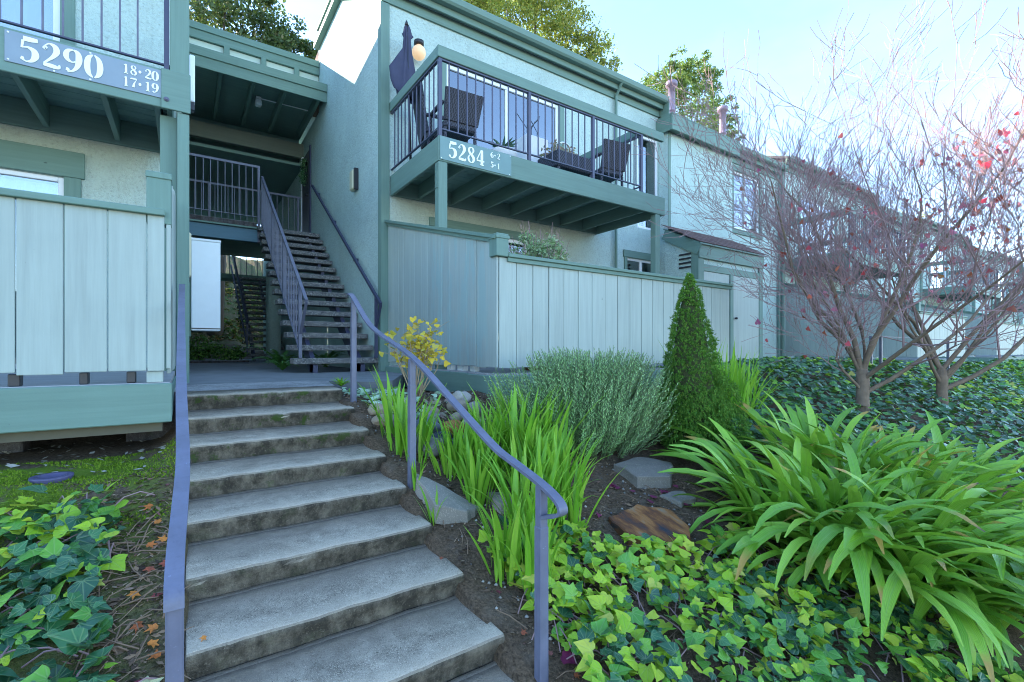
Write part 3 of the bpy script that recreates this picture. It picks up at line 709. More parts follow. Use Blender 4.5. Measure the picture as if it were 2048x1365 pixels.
def right_fence(ox, label, xe):
    rg = random.Random(int(ox*10)+3)
    fn = thing('board_fence', label, 'fence', (ox+4, 3.9, -.25), 'board fences of the ground floor decks')
    fence_boards(fn, (ox+2.50, 6.89, 0), (ox+2.50, 3.895, 0), -.172, 1.90, 1.08, 15, rg, .004)
    fence_boards(fn, (ox+2.512, 3.90, 0), (ox+xe, 3.90, 0), -.175, .90, .90, int((xe-2.512)/.196), rg)
    c = MB(); c.bar((ox+2.49, 6.92, 1.915), (ox+2.49, 3.86, 1.085), .10, .036); c.bar((ox+2.476, 6.90, 1.875), (ox+2.476, 3.87, 1.052), .02, .05); c.build('cap_rail', trim_y, fn)
    c = MB(); c.box(ox+2.46, ox+2.60, 3.85, 3.99, .905, 1.125, .006); c.box(ox+2.452, ox+2.608, 3.842, 3.998, 1.075, 1.105, .004); c.build('end_post', trim_z, fn)
    c = MB(); c.box(ox+2.602, ox+xe+.06, 3.845, 3.965, .905, .94, .005); c.box(ox+2.602, ox+xe+.05, 3.865, 3.884, .862, .904, .003); c.build('cap_rail', trim_x, fn)
    # deck under it
    dk_ = thing('deck', label.replace('fence', 'deck fascia under the fence') if False else ('timber deck with green fascia under the stepped fence' if ox == 0 else ('timber deck with green fascia behind the bare trees' if ox < 15 else 'timber deck of the farthest unit at the right edge')), 'deck', (ox+4.5, 5.2, -.25), 'ground floor decks')
    rows = 15
    for i in range(rows):
        ya = 3.93 + i*(2.98/rows); q = MB(); q.box(ox+2.50, ox+xe, ya, ya+2.98/rows-.008, -.27, -.235, .003); q.build('deck_board', deck_m, dk_)
    q = MB(); q.box(ox+2.44, ox+2.48, 4.42, 6.86, -.50, -.245, .005); q.build('fascia_board', trim_y, dk_)
    q = MB(); q.box(ox+2.435, ox+2.475, 3.84, 4.416, -.505, -.252, .005); q.build('fascia_board', trim_y, dk_)
    q = MB(); q.box(ox+2.476, ox+xe+.02, 3.84, 3.88, -.50, -.25, .005); q.build('fascia_board', trim_x, dk_)
    q = MB(); q.box(ox+2.50, ox+2.65, 3.95, 4.36, -.62, -.512, .006); q.build('support_block', plain('raw_timber_%d' % int(ox), (.26, .21, .15), .85, .2, .25, 9), dk_)
    for (y, l) in ((5.0, .10), (4.7, .14), (4.45, .10)):
        q = MB(); q.box(ox+2.56, ox+2.62, y, y+l, -.234, -.18); q.build('post_foot', box_m, dk_)
    return fn
right_fence(0, 'pale grey-blue board fence stepping down from the building corner behind the rosemary', 6.42)
right_fence(11.75, 'pale board fence of the farther unit behind the bare trees', 6.42)
right_fence(19.2, 'pale board fence of the farthest unit at the right edge', 11)

lf = thing('board_fence', 'pale blue wide board fence on the left deck below the balcony number sign', 'fence', (-1, 3.75, -.2), 'board fences of the ground floor decks')
rg = random.Random(5)
xs = [-.105, -.197, -.385, -.580, -.778]
bx = list(xs)
while bx[-1] > -3.0: bx.append(bx[-1]-.197)
bx[0] = -.105
for i in range(len(bx)-1):
    xa, xb = bx[i+1], bx[i]; c_ = (xa+xb)/2; w_ = xb-xa-.006; z0 = -.136 + rg.uniform(-.008, .008)
    place('board', BM, T(c_, 3.76 + rg.uniform(-.002, .002), (z0+.86)/2) @ Matrix.Diagonal((w_/.192, 1, .86-z0, 1)), lf)
c = MB(); c.box(-3, -.105, 3.715, 3.80, .845, .885, .004); c.build('cap_rail', trim_x, lf)
c = MB(); c.box(-.20, -.072, 3.76, 3.88, .80, 1.09, .005); c.box(-.204, -.068, 3.752, 3.886, 1.085, 1.125, .004); c.build('end_post', trim_z, lf)
c = MB(); c.box(-.10, -.075, 3.76, 3.86, -.12, .80, .003); c.build('board_edge', board_m, lf)
for bx_ in ((-.20, -.115, 3.775, 3.86), (-.82, -.77, 3.80, 3.87), (-.52, -.48, 3.80, 3.87), (-.30, -.255, 3.80, 3.87)):
    c = MB(); c.box(*bx_, -.207, -.137, .004); c.build('post_foot', board_m if bx_[0] == -.20 else black_m, lf)
# side return of the left fence, seen on edge
fence_boards(lf, (-.085, 3.90, 0), (-.085, 5.5, 0), -.15, 1.08, 1.45, 8, rg)
ld = thing('deck', 'timber deck with broad green fascia beam under the left fence', 'deck', (-1.5, 4.5, -.25), 'ground floor decks')
for i in range(16):
    ya = 3.77 + i*.196; q = MB(); q.box(-4, -.08, ya, ya+.188, -.245, -.208, .003); q.build('deck_board', deck_m, ld)
q = MB(); q.box(-4, -.068, 3.72, 3.765, -.458, -.212, .006); q.build('fascia_board', trim_x, ld)
q = MB(); q.box(-.105, -.07, 3.766, 5.6, -.45, -.247, .006); q.build('fascia_board', trim_y, ld)
q = MB(); q.box(-4, -.12, 3.80, 3.86, -.52, -.30); q.build('joist', plain('old_timber', (.12, .11, .08), .9, .1), ld)
q = MB(); q.box(-1.02, -.86, 4.3, 4.5, -.80, -.26, .01); q.build('pier_block', slab_m, ld)

# ------------------------------------------------------------ breezeway: stairs, landing, roof
def open_stair(name, label, x0, x1, y0, z0, n, rise, run, tm, group):
    st = thing(name, label, 'staircase', ((x0+x1)/2, y0, -.32), group)
    tb = MB(); tb.box(-(x1-x0)/2, (x1-x0)/2, -.15, .15, -.04, .04, .008); tme, _ = tb.mesh('tread', tm, center=False)
    for i in range(n): place('tread', tme, T((x0+x1)/2 + rnd.uniform(-.006, .006), y0+.15+i*run, z0+i*rise-.04), st)
    for fx in (.24, .80):
        s = MB(); X = x0+(x1-x0)*fx
        s.bar((X, y0+.10, z0-.20), (X, y0+.15+(n-1)*run+.1, z0+(n-1)*rise-.19), .06, .22)
        s.box(X-.03, X+.03, y0+.02, y0+.25, -.36, z0-.10)
        for i in range(n): s.box(X-.028, X+.028, y0+.06+i*run, y0+.24+i*run, z0+i*rise-.15, z0+i*rise-.081)
        s.build('stringer', rail_dark, st)
    return st
st = open_stair('open_staircase', 'open staircase of speckled concrete treads with purple grey railing in the breezeway', 1.22, 2.40, 7.02, -.118, 15, .187, .2735, tread_m, 'open staircases')
# its sloping railing
X = 1.30; y0r, y1r = 6.62, 10.93
def zr(y): return .64 + (y-6.62)*(3.53-.64)/(10.93-6.62)
r = MB()
r.bar((X, y0r, zr(y0r)), (X, y1r, zr(y1r)), .04, .03)
ZB = .95
r.bar((X, 7.02, zr(7.02)-ZB), (X, y1r, zr(y1r)-ZB), .025, .018)
r.bar((X, y0r, zr(y0r)-.02), (X, 7.0, .22), .035, .012)
r.box(X-.02, X+.02, 7.0, 7.04, -.118, zr(7.02))
for f_ in (.33, .64): 
    yy = 7.02 + (y1r-7.02)*f_; r.box(X-.02, X+.02, yy-.02, yy+.02, zr(yy)-1.05, zr(yy)-.01)
r.box(X-.02, X+.02, y1r-.04, y1r, 2.35, zr(y1r))
srail = r.build('stair_railing', rail_m, st)
for i in range(1, 30):
    yy = 7.02 + (y1r-7.02)*i/30
    b = MB(); b.box(X-.007, X+.007, yy-.007, yy+.007, zr(yy)-ZB, zr(yy)-.012); b.build('baluster', rail_m, srail)
# wall-side handrail
r = MB()
r.bar((2.34, 6.78, .66), (2.34, 11.3, 3.66), .035, .045); r.bar((2.34, 6.78, .65), (2.34, 6.98, .34), .035, .02)
r.box(2.32, 2.36, 6.965, 7.005, -.118, .78)
for f_ in (.3, .62, .92): 
    yy = 6.78+(4.52)*f_; zz = .66+3.0*f_; r.box(2.34, 2.419, yy-.015, yy+.015, zz-.07, zz-.02)
r.build('wall_handrail', rail_dark, st)

ldg = MB(); ldg.box(.03, 2.41, 11.28, 12.75, 2.50, 2.60, .008); ldg.box(.03, 1.215, 11.0, 11.279, 2.50, 2.60, .008)
land = tag(ldg.build('stair_landing', slab_m), 'upper floor concrete landing with railing at the top of the open stairs', 'landing')
q = MB(); q.box(.03, 1.23, 11.02, 11.10, 2.20, 2.46, .006); q.build('landing_beam', paint_wood('landing_beam_paint', (.10, .19, .24), .4, .2, 'x'), land)
q = MB(); q.box(.03, 1.30, 10.97, 11.015, 2.465, 2.497, .004); q.build('edge_board', trim_x, land)
q = MB(); q.box(.03, 2.41, 12.55, 12.65, 2.15, 2.49, .006); q.build('landing_beam', trim_x, land)
r = MB(); r.bar((.05, 11.02, 3.745), (1.25, 11.02, 3.745), .035, .045); r.bar((.05, 11.02, 2.72), (1.25, 11.02, 2.72), .02, .012); r.box(1.225, 1.27, 11.0, 11.045, 2.2, 3.767)
rl = r.build('landing_railing', rail_m, land); balusters(rl, [(.05+.121*i, 11.02) for i in range(1, 10)], 2.72, 3.73, .014, rail_m)
r = MB(); r.bar((.05, 12.68, 3.745), (2.38, 12.68, 3.745), .035, .045); r.bar((.05, 12.68, 2.68), (2.38, 12.68, 2.68), .02, .012)
for X_ in (.45, 1.45, 2.3): r.box(X_-.02, X_+.02, 12.66, 12.70, 2.6, 3.74)
rl = r.build('landing_railing', rail_m, land); balusters(rl, [(.05+.127*i, 12.68) for i in range(1, 18)], 2.68, 3.73, .014, rail_m)

br = thing('breezeway_roof', 'timber breezeway roof with bracketed fascia spanning between the two buildings', 'roof', (1.2, 10.3, 5.1))
def rp_(nm, m, *bx):
    q = MB(); q.box(*bx, .005); return q.build(nm, m, br)
rp_('fascia_board', trim_x, -.1, 2.415, 10.28, 10.33, 5.10, 5.34)
rp_('fascia_board', trim_x, -.1, 2.415, 10.25, 10.279, 5.30, 5.46)
rp_('roof_slab', soffit_m, -.1, 2.415, 10.331, 13.2, 5.37, 5.44)
rp_('roof_band', trim_x, -.1, 2.415, 10.96, 11.02, 5.98, 6.26)
rp_('roof_band', trim_x, -.1, 2.415, 10.93, 10.959, 6.14, 6.27)
rp_('pale_panel', pale_panel, -.1, 2.415, 11.021, 11.06, 5.44, 5.98)
rp_('roof_slab', shingle_m, -.1, 2.415, 11.061, 13.2, 6.18, 6.24)
for X_ in (.68, 1.33, 1.96): rp_('bracket', trim_z, X_-.05, X_+.05, 10.94, 11.019, 5.82, 5.979)
for X_ in (.55, 1.10, 1.66, 2.30): rp_('joist', trim_y, X_-.03, X_+.03, 10.331, 12.62, 5.17, 5.368)
rp_('cross_beam', paint_wood('cross_beam_paint', (.17, .20, .17), .4, .2, 'x'), -.1, 2.415, 12.62, 12.74, 4.72, 5.06)
q = MB(); q.tube([(1.32, 11.4, 5.34), (1.75, 11.4, 5.345), (2.35, 11.38, 5.34)], .012, 6); q.build('conduit', box_m, br)
q = MB(); q.box(1.22, 1.34, 11.3, 11.45, 5.16, 5.28, .02); q.box(1.23, 1.33, 11.31, 11.44, 5.281, 5.34, .005)
cln = tag(q.build('ceiling_lamp', white_m), 'small white ceiling lamp on a joist under the breezeway roof', 'lamp')
# rear walls of the passage, left one lengthened to block sun so that it reads dark, with a door on the right
q = MB(); q.box(-.12, -.05, 11.0, 26, 2.6, 6.2); q.build('side_wall', wall_m, br)
q = MB(); q.box(-.125, -.055, 13.505, 26, -.6, 2.59); q.build('side_wall', wall_m, br)  # lower wall added to keep sun out of the passage
q = MB(); q.box(-.045, 2.415, 12.745, 19.5, 4.55, 4.62); q.build('ceiling', soffit_m, br)
q = MB(); q.box(-.045, 2.415, 13.21, 13.27, 4.63, 6.24); q.build('end_panel', soffit_m, br)  # added to close the light gap above the cross beam
q = MB(); q.box(2.42, 2.5, 13.505, 20, -.4, 6.2); q.build('side_wall', wall_m, br)
dr = MB(); dr.box(2.375, 2.405, 11.85, 12.60, 2.61, 4.65, .005)
dr = tag(dr.build('entrance_door', plain('dark_door', (.05, .045, .06), .45, .4)), 'dark upstairs entrance door at the top of the open stairs', 'door')
q = MB(); q.box(2.36, 2.41, 12.605, 12.70, 2.61, 4.75, .004); q.build('door_frame', white_m, dr)
q = MB(); q.box(2.385, 2.41, 11.75, 11.845, 2.61, 4.75, .004); q.build('door_frame', rail_dark, dr)
q = MB(); q.lathe((2.35, 11.95, 3.6), [(.02, 0), (.03, .02), (.02, .05)], 8); q.build('handle', black_m, dr, True)

# rear stair far down the passage
st2 = open_stair('open_staircase', 'distant open staircase seen under the landing with dark sloping railing', 1.36, 2.38, 15.0, -.11, 15, .187, .27, tread_m, 'open staircases')
r = MB(); r.bar((1.42, 15.0, .75), (1.30, 19.0, 3.6), .05, .12); r.bar((1.42, 15.05, -.1), (1.42, 15.05, .8), .04, .04)
r.bar((1.42, 15.1, .15), (1.30, 19.0, 2.9), .04, .04); r.build('stair_railing', rail_dark, st2)
q = MB(); q.box(.03, 2.41, 19.05, 19.9, 2.45, 2.62, .006)
l2 = tag(q.build('stair_landing', trim_x), 'distant rear landing with thin railing before the sunny hillside', 'landing')
r = MB(); r.bar((.05, 19.1, 3.6), (2.38, 19.1, 3.6), .035, .04)
rl = r.build('landing_railing', rail_dark, l2); balusters(rl, [(.08+.17*i, 19.1) for i in range(0, 14)], 2.62, 3.6, .018, rail_dark)
q = MB(); q.lathe((2.02, 14.6, -.35), [(.19, 0), (.19, 2.5)], 18)
tag(q.build('round_column', wall_m, None, True), 'round pale column standing under the rear stairs', 'column')

# ------------------------------------------------------------ handrails beside the concrete steps
def smooth_path(P, n=6):
    P = [Vector(p) for p in P]; out = []
    for i in range(len(P)-1):
        a, b, c, d = P[max(i-1,0)], P[i], P[i+1], P[min(i+2, len(P)-1)]
        for k in range(n):
            t = k/n; out.append(.5*((2*b)+(c-a)*t+(2*a-5*b+4*c-d)*t*t+(3*b-a-3*c+d)*t**3))
    out.append(P[-1]); return out
hr = thing('handrail', 'purple grey painted metal handrail with curled lower end on the right of the steps', 'handrail', (1.13, 2.6, -.8), 'handrails of the concrete steps')
path = smooth_path([(1.115, 4.01, .452), (1.12, 3.93, .436), (1.125, 3.569, .218), (1.128, 3.291, .112), (1.13, 2.71, -.045), (1.13, 2.2, -.255), (1.13, 1.804, -.423), (1.13, 1.64, -.468), (1.13, 1.46, -.512), (1.13, 1.36, -.548), (1.13, 1.325, -.580), (1.13, 1.345, -.606), (1.13, 1.43, -.636)], 6)
r = MB(); r.ribbon(path, .040, .013); r.build('rail', rail_m, hr, False)
for (y, zt, zb) in ((3.93, .43, -.62), (2.72, -.055, -1.0), (1.45, -.522, -1.6)):
    p = MB(); p.box(1.112, 1.148, y-.018, y+.018, zb, zt, .003); p.box(1.1095, 1.1505, y-.0205, y+.0205, zb, zt-.155, .003); p.build('post', rail_m, hr)
hl = thing('handrail', 'purple grey painted metal handrail close at left beside the lower steps', 'handrail', (-.05, 2.6, -.8), 'handrails of the concrete steps')
s_, c_s = math.sin(R(YAW)), math.cos(R(YAW))
def lx(px, Y): a = (px-1024)/955; return Y*(s_+c_s*a)/(c_s-s_*a)
pts = [(364, 4.10, .455), (363, 3.55, .235), (362.5, 3.2, .13), (362.5, 2.6, -.06), (363, 2.19, -.19), (366, 1.76, -.335), (360, 1.52, -.41), (352, 1.36, -.466), (348.5, 1.26, -.50), (348.2, 1.225, -.515), (348.2, 1.215, -.54)]
path = smooth_path([(lx(p, y), y, z) for p, y, z in pts], 5)
r = MB(); r.ribbon(path, .036, .018); r.build('rail', rail_m, hl, False)
for (px, y, zt, zb) in ((364, 4.05, .42, -.7), (349.5, 1.245, -.515, -1.7)):
    p = MB(); x = lx(px, y); p.box(x-.0165, x+.0165, y-.018, y+.018, zb, zt, .003); p.build('post', rail_m, hl)
# handrail of the next flight of steps, far right
hf = thing('handrail', 'distant purple grey handrail posts in the ivy at right by the farther steps', 'handrail', (11.5, 3.8, -.45), 'handrails of the concrete steps')
for (x, y) in ((11.34, 3.83), (11.75, 3.80), (14.3, 3.35)):
    p = MB(); p.box(x-.025, x+.025, y-.025, y+.025, -.8, .28); p.build('post', rail_m, hf)
r = MB(); r.bar((11.34, 3.83, .27), (11.75, 3.80, .27), .04, .015); r.bar((11.75, 3.80, .27), (14.3, 3.35, .22), .04, .015); r.build('rail', rail_m, hf)

# ------------------------------------------------------------ number signs
def ribbon2d(b, pts, y0, y1, ox, oz, sx, sz, slant=0):
    """a swelling stroke (x, z, half width) drawn as a raised flat piece"""
    P = []
    for i in range(len(pts)-1):
        a, p, q, d = pts[max(i-1,0)], pts[i], pts[i+1], pts[min(i+2, len(pts)-1)]
        for k in range(5):
            t = k/5
            P.append([.5*((2*p[j])+(q[j]-a[j])*t+(2*a[j]-5*p[j]+4*q[j]-d[j])*t*t+(3*p[j]-a[j]-3*q[j]+d[j])*t**3) for j in range(3)])
    P.append(list(pts[-1])); n = len(P); base = len(b.v)
    for i in range(n):
        dx = P[min(i+1,n-1)][0]-P[max(i-1,0)][0]; dz = P[min(i+1,n-1)][1]-P[max(i-1,0)][1]; l = math.hypot(dx, dz) or 1
        h = max(P[i][2]*1.12, .008)
        for s in (-1, 1):
            x = P[i][0] - dz/l*h*s; z = P[i][1] + dx/l*h*s
            b.v.append((ox+x*sx, y0, oz+z*sz)); b.v.append((ox+x*sx, y1, oz+z*sz))
    for i in range(n-1):
        q = base+4*i; r_ = q+4
        b.f += [(q, q+2, r_+2, r_), (q, r_, r_+1, q+1), (q+2, q+3, r_+3, r_+2)]
    b.f += [(base, base+1, base+3, base+2), (base+4*n-4, base+4*n-2, base+4*n-1, base+4*n-3)]
G = {  # strokes (x, z, half width), digit cell about 0.62 wide and 1 high
 '5': [[(.13,.93,.085),(.35,.93,.085),(.57,.95,.06)], [(.13,.86,.04),(.11,.70,.035),(.09,.54,.03)], [(.10,.555,.02),(.28,.60,.035),(.46,.50,.085),(.50,.30,.10),(.40,.09,.06),(.24,.015,.025),(.12,.07,.03)], [(.06,.13,.05),(.12,.11,.06),(.16,.10,.03)]],
 '2': [[(.07,.72,.05),(.12,.78,.07),(.17,.76,.04)], [(.10,.85,.02),(.24,.975,.025),(.42,.90,.08),(.47,.70,.09),(.36,.47,.06),(.20,.28,.035),(.08,.14,.03)], [(.06,.085,.055),(.30,.075,.075),(.52,.06,.055),(.56,.18,.02)]],
 '9': [[(.30,.975,.025),(.14,.90,.06),(.08,.70,.085),(.14,.52,.06),(.28,.45,.025),(.38,.50,.02)], [(.32,.975,.025),(.46,.88,.075),(.50,.62,.10),(.44,.30,.07),(.30,.09,.035),(.13,.02,.025)], [(.08,.12,.05),(.14,.11,.055),(.19,.10,.03)]],
 '0': [[(.27,.985,.02),(.13,.82,.075),(.08,.5,.095),(.13,.18,.075),(.27,.015,.02)], [(.33,.985,.02),(.47,.82,.075),(.52,.5,.095),(.47,.18,.075),(.33,.015,.02)]],
 '8': [[(.30,.985,.02),(.16,.90,.05),(.13,.76,.065),(.20,.62,.07),(.36,.48,.08),(.47,.34,.085),(.48,.20,.07),(.40,.06,.045),(.30,.015,.02)], [(.31,.985,.02),(.43,.90,.05),(.46,.77,.055),(.40,.63,.03),(.33,.56,.015)], [(.26,.53,.015),(.14,.42,.03),(.09,.27,.06),(.15,.09,.05),(.29,.015,.02)]],
 '4': [[(.37,.98,.02),(.25,.72,.028),(.12,.46,.03),(.04,.31,.03)], [(.04,.265,.035),(.32,.265,.04),(.60,.265,.04)], [(.42,.97,.075),(.42,.65,.085),(.42,.32,.085)], [(.42,.21,.085),(.42,.08,.085)], [(.28,.03,.03),(.42,.03,.032),(.57,.03,.03)]],
 '6': [[(.47,.95,.03),(.30,.90,.035),(.15,.70,.075),(.09,.42,.10),(.15,.14,.07),(.28,.015,.025)], [(.20,.50,.02),(.32,.545,.025),(.46,.46,.06),(.51,.28,.085),(.45,.10,.06),(.31,.015,.025)]],
 '1': [[(.28,.97,.06),(.28,.5,.085),(.28,.09,.085)], [(.10,.83,.02),(.17,.88,.025),(.21,.93,.02)], [(.12,.03,.03),(.28,.03,.032),(.44,.03,.03)]],
 '7': [[(.06,.83,.02),(.10,.91,.06),(.34,.93,.065),(.56,.95,.045)], [(.55,.90,.02),(.42,.62,.035),(.32,.35,.075),(.28,.06,.09)]],
 '.': [[(.10,.50,.02),(.14,.50,.11),(.22,.50,.13),(.30,.50,.11),(.34,.50,.02)]],
}
def sign(label, x0, x1, z0, z1, y, mat, rows, screws, sw=0):
    b = MB(); b.box(x0, x1, y-.008, y, z0, z1, .002)
    s = tag(b.build('number_sign', mat), label, 'sign', 'building number signs')
    k = MB()
    for (fx, fz) in screws:
        X, Z = x0+(x1-x0)*fx, z0+(z1-z0)*fz; k.box(X-.007, X+.007, y-.012, y-.0081, Z-.007, Z+.007, .003)
    k.build('screw', white_m, s)
    for txt, sx0, sz0, h, adv in rows:
        x = sx0
        for ch in txt:
            if ch != ' ':
                b = MB()
                for i, st_ in enumerate(G[ch]): ribbon2d(b, st_, y-.0135-.0004*i, y-.0075, x, sz0, h*.98, h)
                b.build('numeral' if ch != '.' else 'dot', num_m, s)
            x += adv*h
    return s
scr = ((.02,.93),(.02,.07),(.5,.95),(.5,.05),(.98,.93),(.98,.07),(.28,.04))
sign('blue grey number sign reading 5290 with 18 20 17 19 on the left balcony', -1.224, -.156, 2.377, 2.637, 5.598, plate_m,
     [('5290', -1.14, 2.408, .205, .67), ('18.20', -.468, 2.523, .088, .60), ('17.19', -.468, 2.408, .088, .60)], scr)
b_ = sign('green number sign reading 5284 with 6 2 5 1 on the right balcony', 2.55, 3.60, 2.318, 2.603, 5.278, plate2_m,
     [('5284', 2.66, 2.36, .20, .66), ('6.2', 3.27, 2.495, .075, .68), ('5.1', 3.27, 2.368, .075, .68)], ((.97,.05),(.98,.93),(.02,.05)))

# ------------------------------------------------------------ things on the walls and balcony
def boxthing(nm, label, cat, m, *bx, ch=.008):
    q = MB(); q.box(*bx, ch); return tag(q.build(nm, m), label, cat)
eb = boxthing('utility_cabinet', 'tall plain white utility cabinet hanging in the breezeway beside the left post', 'cabinet', box_m, .075, .446, 8.5, 8.85, .285, 1.625)
q = MB(); q.box(.07, .452, 8.49, 8.86, 1.626, 1.66, .004); q.build('lid', box_m, eb)
q = MB(); q.box(.078, .444, 8.494, 8.499, .31, .325); q.build('door_seam', black_m, eb)
q = MB(); q.box(.0, .074, 8.55, 8.8, .2, 1.7); q.build('mount_plate', trim_z, eb)
mb_ = boxthing('meter_box', 'cream plastic meter box half hidden behind the left balcony post', 'meter box', cream_m, -.125, .055, 5.98, 6.12, .755, 1.225, ch=.02)
q = MB(); q.box(-.115, .045, 6.0, 6.11, .72, .754); q.build('base', black_m, mb_)
wl0 = boxthing('conduit_box', 'slim white box high on the left post by the breezeway', 'box', box_m, .037, .085, 5.9, 6.0, 2.55, 3.03)
q = MB(); q.box(.04, .082, 5.905, 5.995, 2.47, 2.549); q.build('base', black_m, wl0)
wl = boxthing('wall_lamp', 'rectangular cream wall lamp on the side wall above the stairs', 'lamp', cream_m, 2.33, 2.418, 8.18, 8.36, 2.72, 3.06, ch=.02)
q = MB(); q.box(2.35, 2.42, 8.12, 8.179, 2.71, 3.07, .006); q.build('housing', black_m, wl)

# globe lamp, lit
q = MB(); q.lathe((2.93, 6.78, 4.62), [(.05, 0), (.075, .01), (.075, .06), (.04, .07)], 14); q.tube([(2.93, 6.78, 4.66), (2.93, 6.92, 4.66)], .02, 8)
gl = tag(q.build('globe_lamp', black_m, None, True), 'lit round globe lamp on the balcony wall beside the closed parasol', 'lamp')
gm = NB('lit_globe', .3); gm.color((.55, .42, .28)); gm.b.inputs['Emission Color'].default_value = (1, .62, .30, 1); gm.b.inputs['Emission Strength'].default_value = .075
q = MB(); q.lathe((2.93, 6.78, 4.40), [(.015, 0)] + [(.105*math.sin(t*math.pi/10), .11-.11*math.cos(t*math.pi/10)) for t in range(1, 10)] + [(.04, .219)], 18); q.build('globe', gm.m, gl, True)
q = MB(); q.lathe((2.95, 6.8, 1.64), [(.05, 0), (.09, .04), (.09, .14), (.05, .15)], 12)
gl2 = tag(q.build('globe_lamp', white_m, None, True), 'small wall lamp with dark top peeping over the raked fence', 'lamp')
q = MB(); q.lathe((2.95, 6.8, 1.7901), [(.10, 0), (.10, .06), (.05, .08)], 12); q.build('lamp_cap', black_m, gl2, True)

# closed parasol
cloth_m = plain('navy_cloth', (.055, .06, .10), .85, .15, .25, 6)
um = MB(); um.tube([(2.72, 6.58, 2.60), (2.66, 6.60, 4.74)], .018, 8)
um = tag(um.build('parasol', black_m, None, True), 'closed navy parasol leaning in the corner of the right balcony', 'parasol')
q = MB(); prof = [(0, .03), (.05, .055), (.13, .075), (.14, .095), (.20, .06), (.36, .075), (.5, .095), (.7, .13), (.88, .15), (.97, .14), (1.0, .11)]
n = 30; H = 1.0
for t, rr_ in prof:
    for k in range(n):
        a = 2*math.pi*k/n; fold = 1 + .38*math.sin(a*6 + t*2) + .15*math.sin(a*3)
        rr_ *= .95; lean = Vector((2.66 - .04*t, 6.60 - .03*t, 4.74 - H*t))
        flare = .17*max(0, math.cos(a-2.9))**3 * sstep(.40, .62, t)*(1-.5*sstep(.75, 1, t))
        zz = -.16*max(0, math.sin(a*3.5+1))*sstep(.6, 1, t)
        q.v.append((lean.x + rr_*fold*math.cos(a) - flare, lean.y + rr_*.8*fold*math.sin(a), lean.z + zz))
for i in range(len(prof)-1):
    for k in range(n): q.f.append((i*n+k, i*n+(k+1)%n, (i+1)*n+(k+1)%n, (i+1)*n+k))
q.f.append(tuple(range(n))); q.build('canopy', cloth_m, um, True)
q = MB(); q.lathe((2.66, 6.60, 4.72), [(.03, 0), (.02, .04), (.008, .07)], 8); q.build('finial', black_m, um, True)
q = MB(); q.lathe((2.80, 6.60, 2.585), [(.2, 0), (.2, .05), (.03, .07)], 14); q.build('base', black_m, um, True)

def wicker():
    m = NB('dark_wicker', .6, .4); v = m.n('ShaderNodeTexChecker'); v.inputs['Scale'].default_value = 1
    m.l(m.mapped((55, 55, 38)), v.inputs['Vector']); c = m.mix(v.outputs['Fac'], (.018, .02, .03), (.06, .065, .09)); m.color(c); m.bump(v.outputs['Fac'], .6, .006); return m.m
wick = wicker()
def chair(label, x, y, rz, tilt=0.0, seat=.42, back=.98):
    M = T(x, y, 2.585) @ Matrix.Rotation(rz, 4, 'Z') @ Matrix.Rotation(tilt, 4, 'X')
    M = M @ Matrix.Diagonal((.88, .88, 1, 1)); t = link('wicker_chair', None, M); tag(t, label, 'chair', 'dark wicker chairs on the balcony')
    def part(nm, mb, mat=wick):
        me, c = mb.mesh(nm, mat); return place(nm, me, M @ T(*c), t)
    q = MB(); q.box(-.26, .26, -.26, .25, seat-.10, seat, .02); part('seat', q)
    q = MB(); q.add([(-.27,.22,seat-.02),(.27,.22,seat-.02),(.30,.36,back),(-.30,.36,back),(-.27,.27,seat-.02),(.27,.27,seat-.02),(.30,.41,back-.01),(-.30,.41,back-.01)], [(0,1,2,3),(5,4,7,6),(3,2,6,7),(0,4,5,1),(1,5,6,2),(4,0,3,7)]); part('backrest', q)
    for s in (-1, 1):
        q = MB(); q.box(s*.27, s*.325, -.24, .27, seat+.17, seat+.215, .01); q.box(s*.275, s*.32, -.24, -.19, seat-.1, seat+.169, .006); part('armrest', q)
        for yy in (-.23, .22):
            q = MB(); q.box(s*.22, s*.26, yy-.02, yy+.02, .0, seat-.101, .004); part('leg', q)
    return t
chair('dark wicker chair leaning against the railing beside the closed parasol', 3.02, 6.28, R(78), R(0), .45, 1.25)
chair('dark wicker chair with its back to the railing above the 5284 sign', 2.98, 5.72, R(176), 0, .38, .72)
chair('dark wicker chair at the far right end of the balcony', 5.88, 5.80, R(172), 0, .42, .82)
q = MB(); q.box(4.55, 5.30, 5.45, 5.95, 2.74, 2.98, .015)
tb = tag(q.build('wicker_planter', wick), 'long dark wicker planter box with dry plants behind the balcony rail', 'planter')
for (x, y) in ((4.6, 5.5), (5.25, 5.5), (4.6, 5.9), (5.25, 5.9)):
    q = MB(); q.box(x-.025, x+.025, y-.025, y+.025, 2.585, 2.739); q.build('leg', wick, tb)
q = MB(); q.tube([(4.72, 5.7, 2.98)] + [(4.90-.18*math.cos(a*math.pi/10), 5.7, 3.02+.22*math.sin(a*math.pi/10)) for a in range(1, 10)] + [(5.08, 5.7, 2.98)], .014, 6); q.build('handle', box_m, tb, True)
dry_leaf = leaf('dry_leaf', [(0, (.20, .14, .10)), (.5, (.30, .22, .18)), (1, (.22, .24, .14))], .7, .15)
q = MB(); rg = random.Random(3)
for i in range(260):
    c = Vector((rg.uniform(4.52, 5.0), rg.uniform(5.5, 5.9), 2.98 + rg.random()**1.5*.16)); a = Vector((rg.gauss(0,1), rg.gauss(0,1), rg.gauss(0,1))).normalized()*.03; b2 = a.cross(Vector((rg.random(), 1, .3))).normalized()*.014
    q.add([c-a, c+b2, c+a, c-b2], [(0,1,2,3)])
q.build('dry_flowers', dry_leaf, tb, kind='stuff', fix=False)
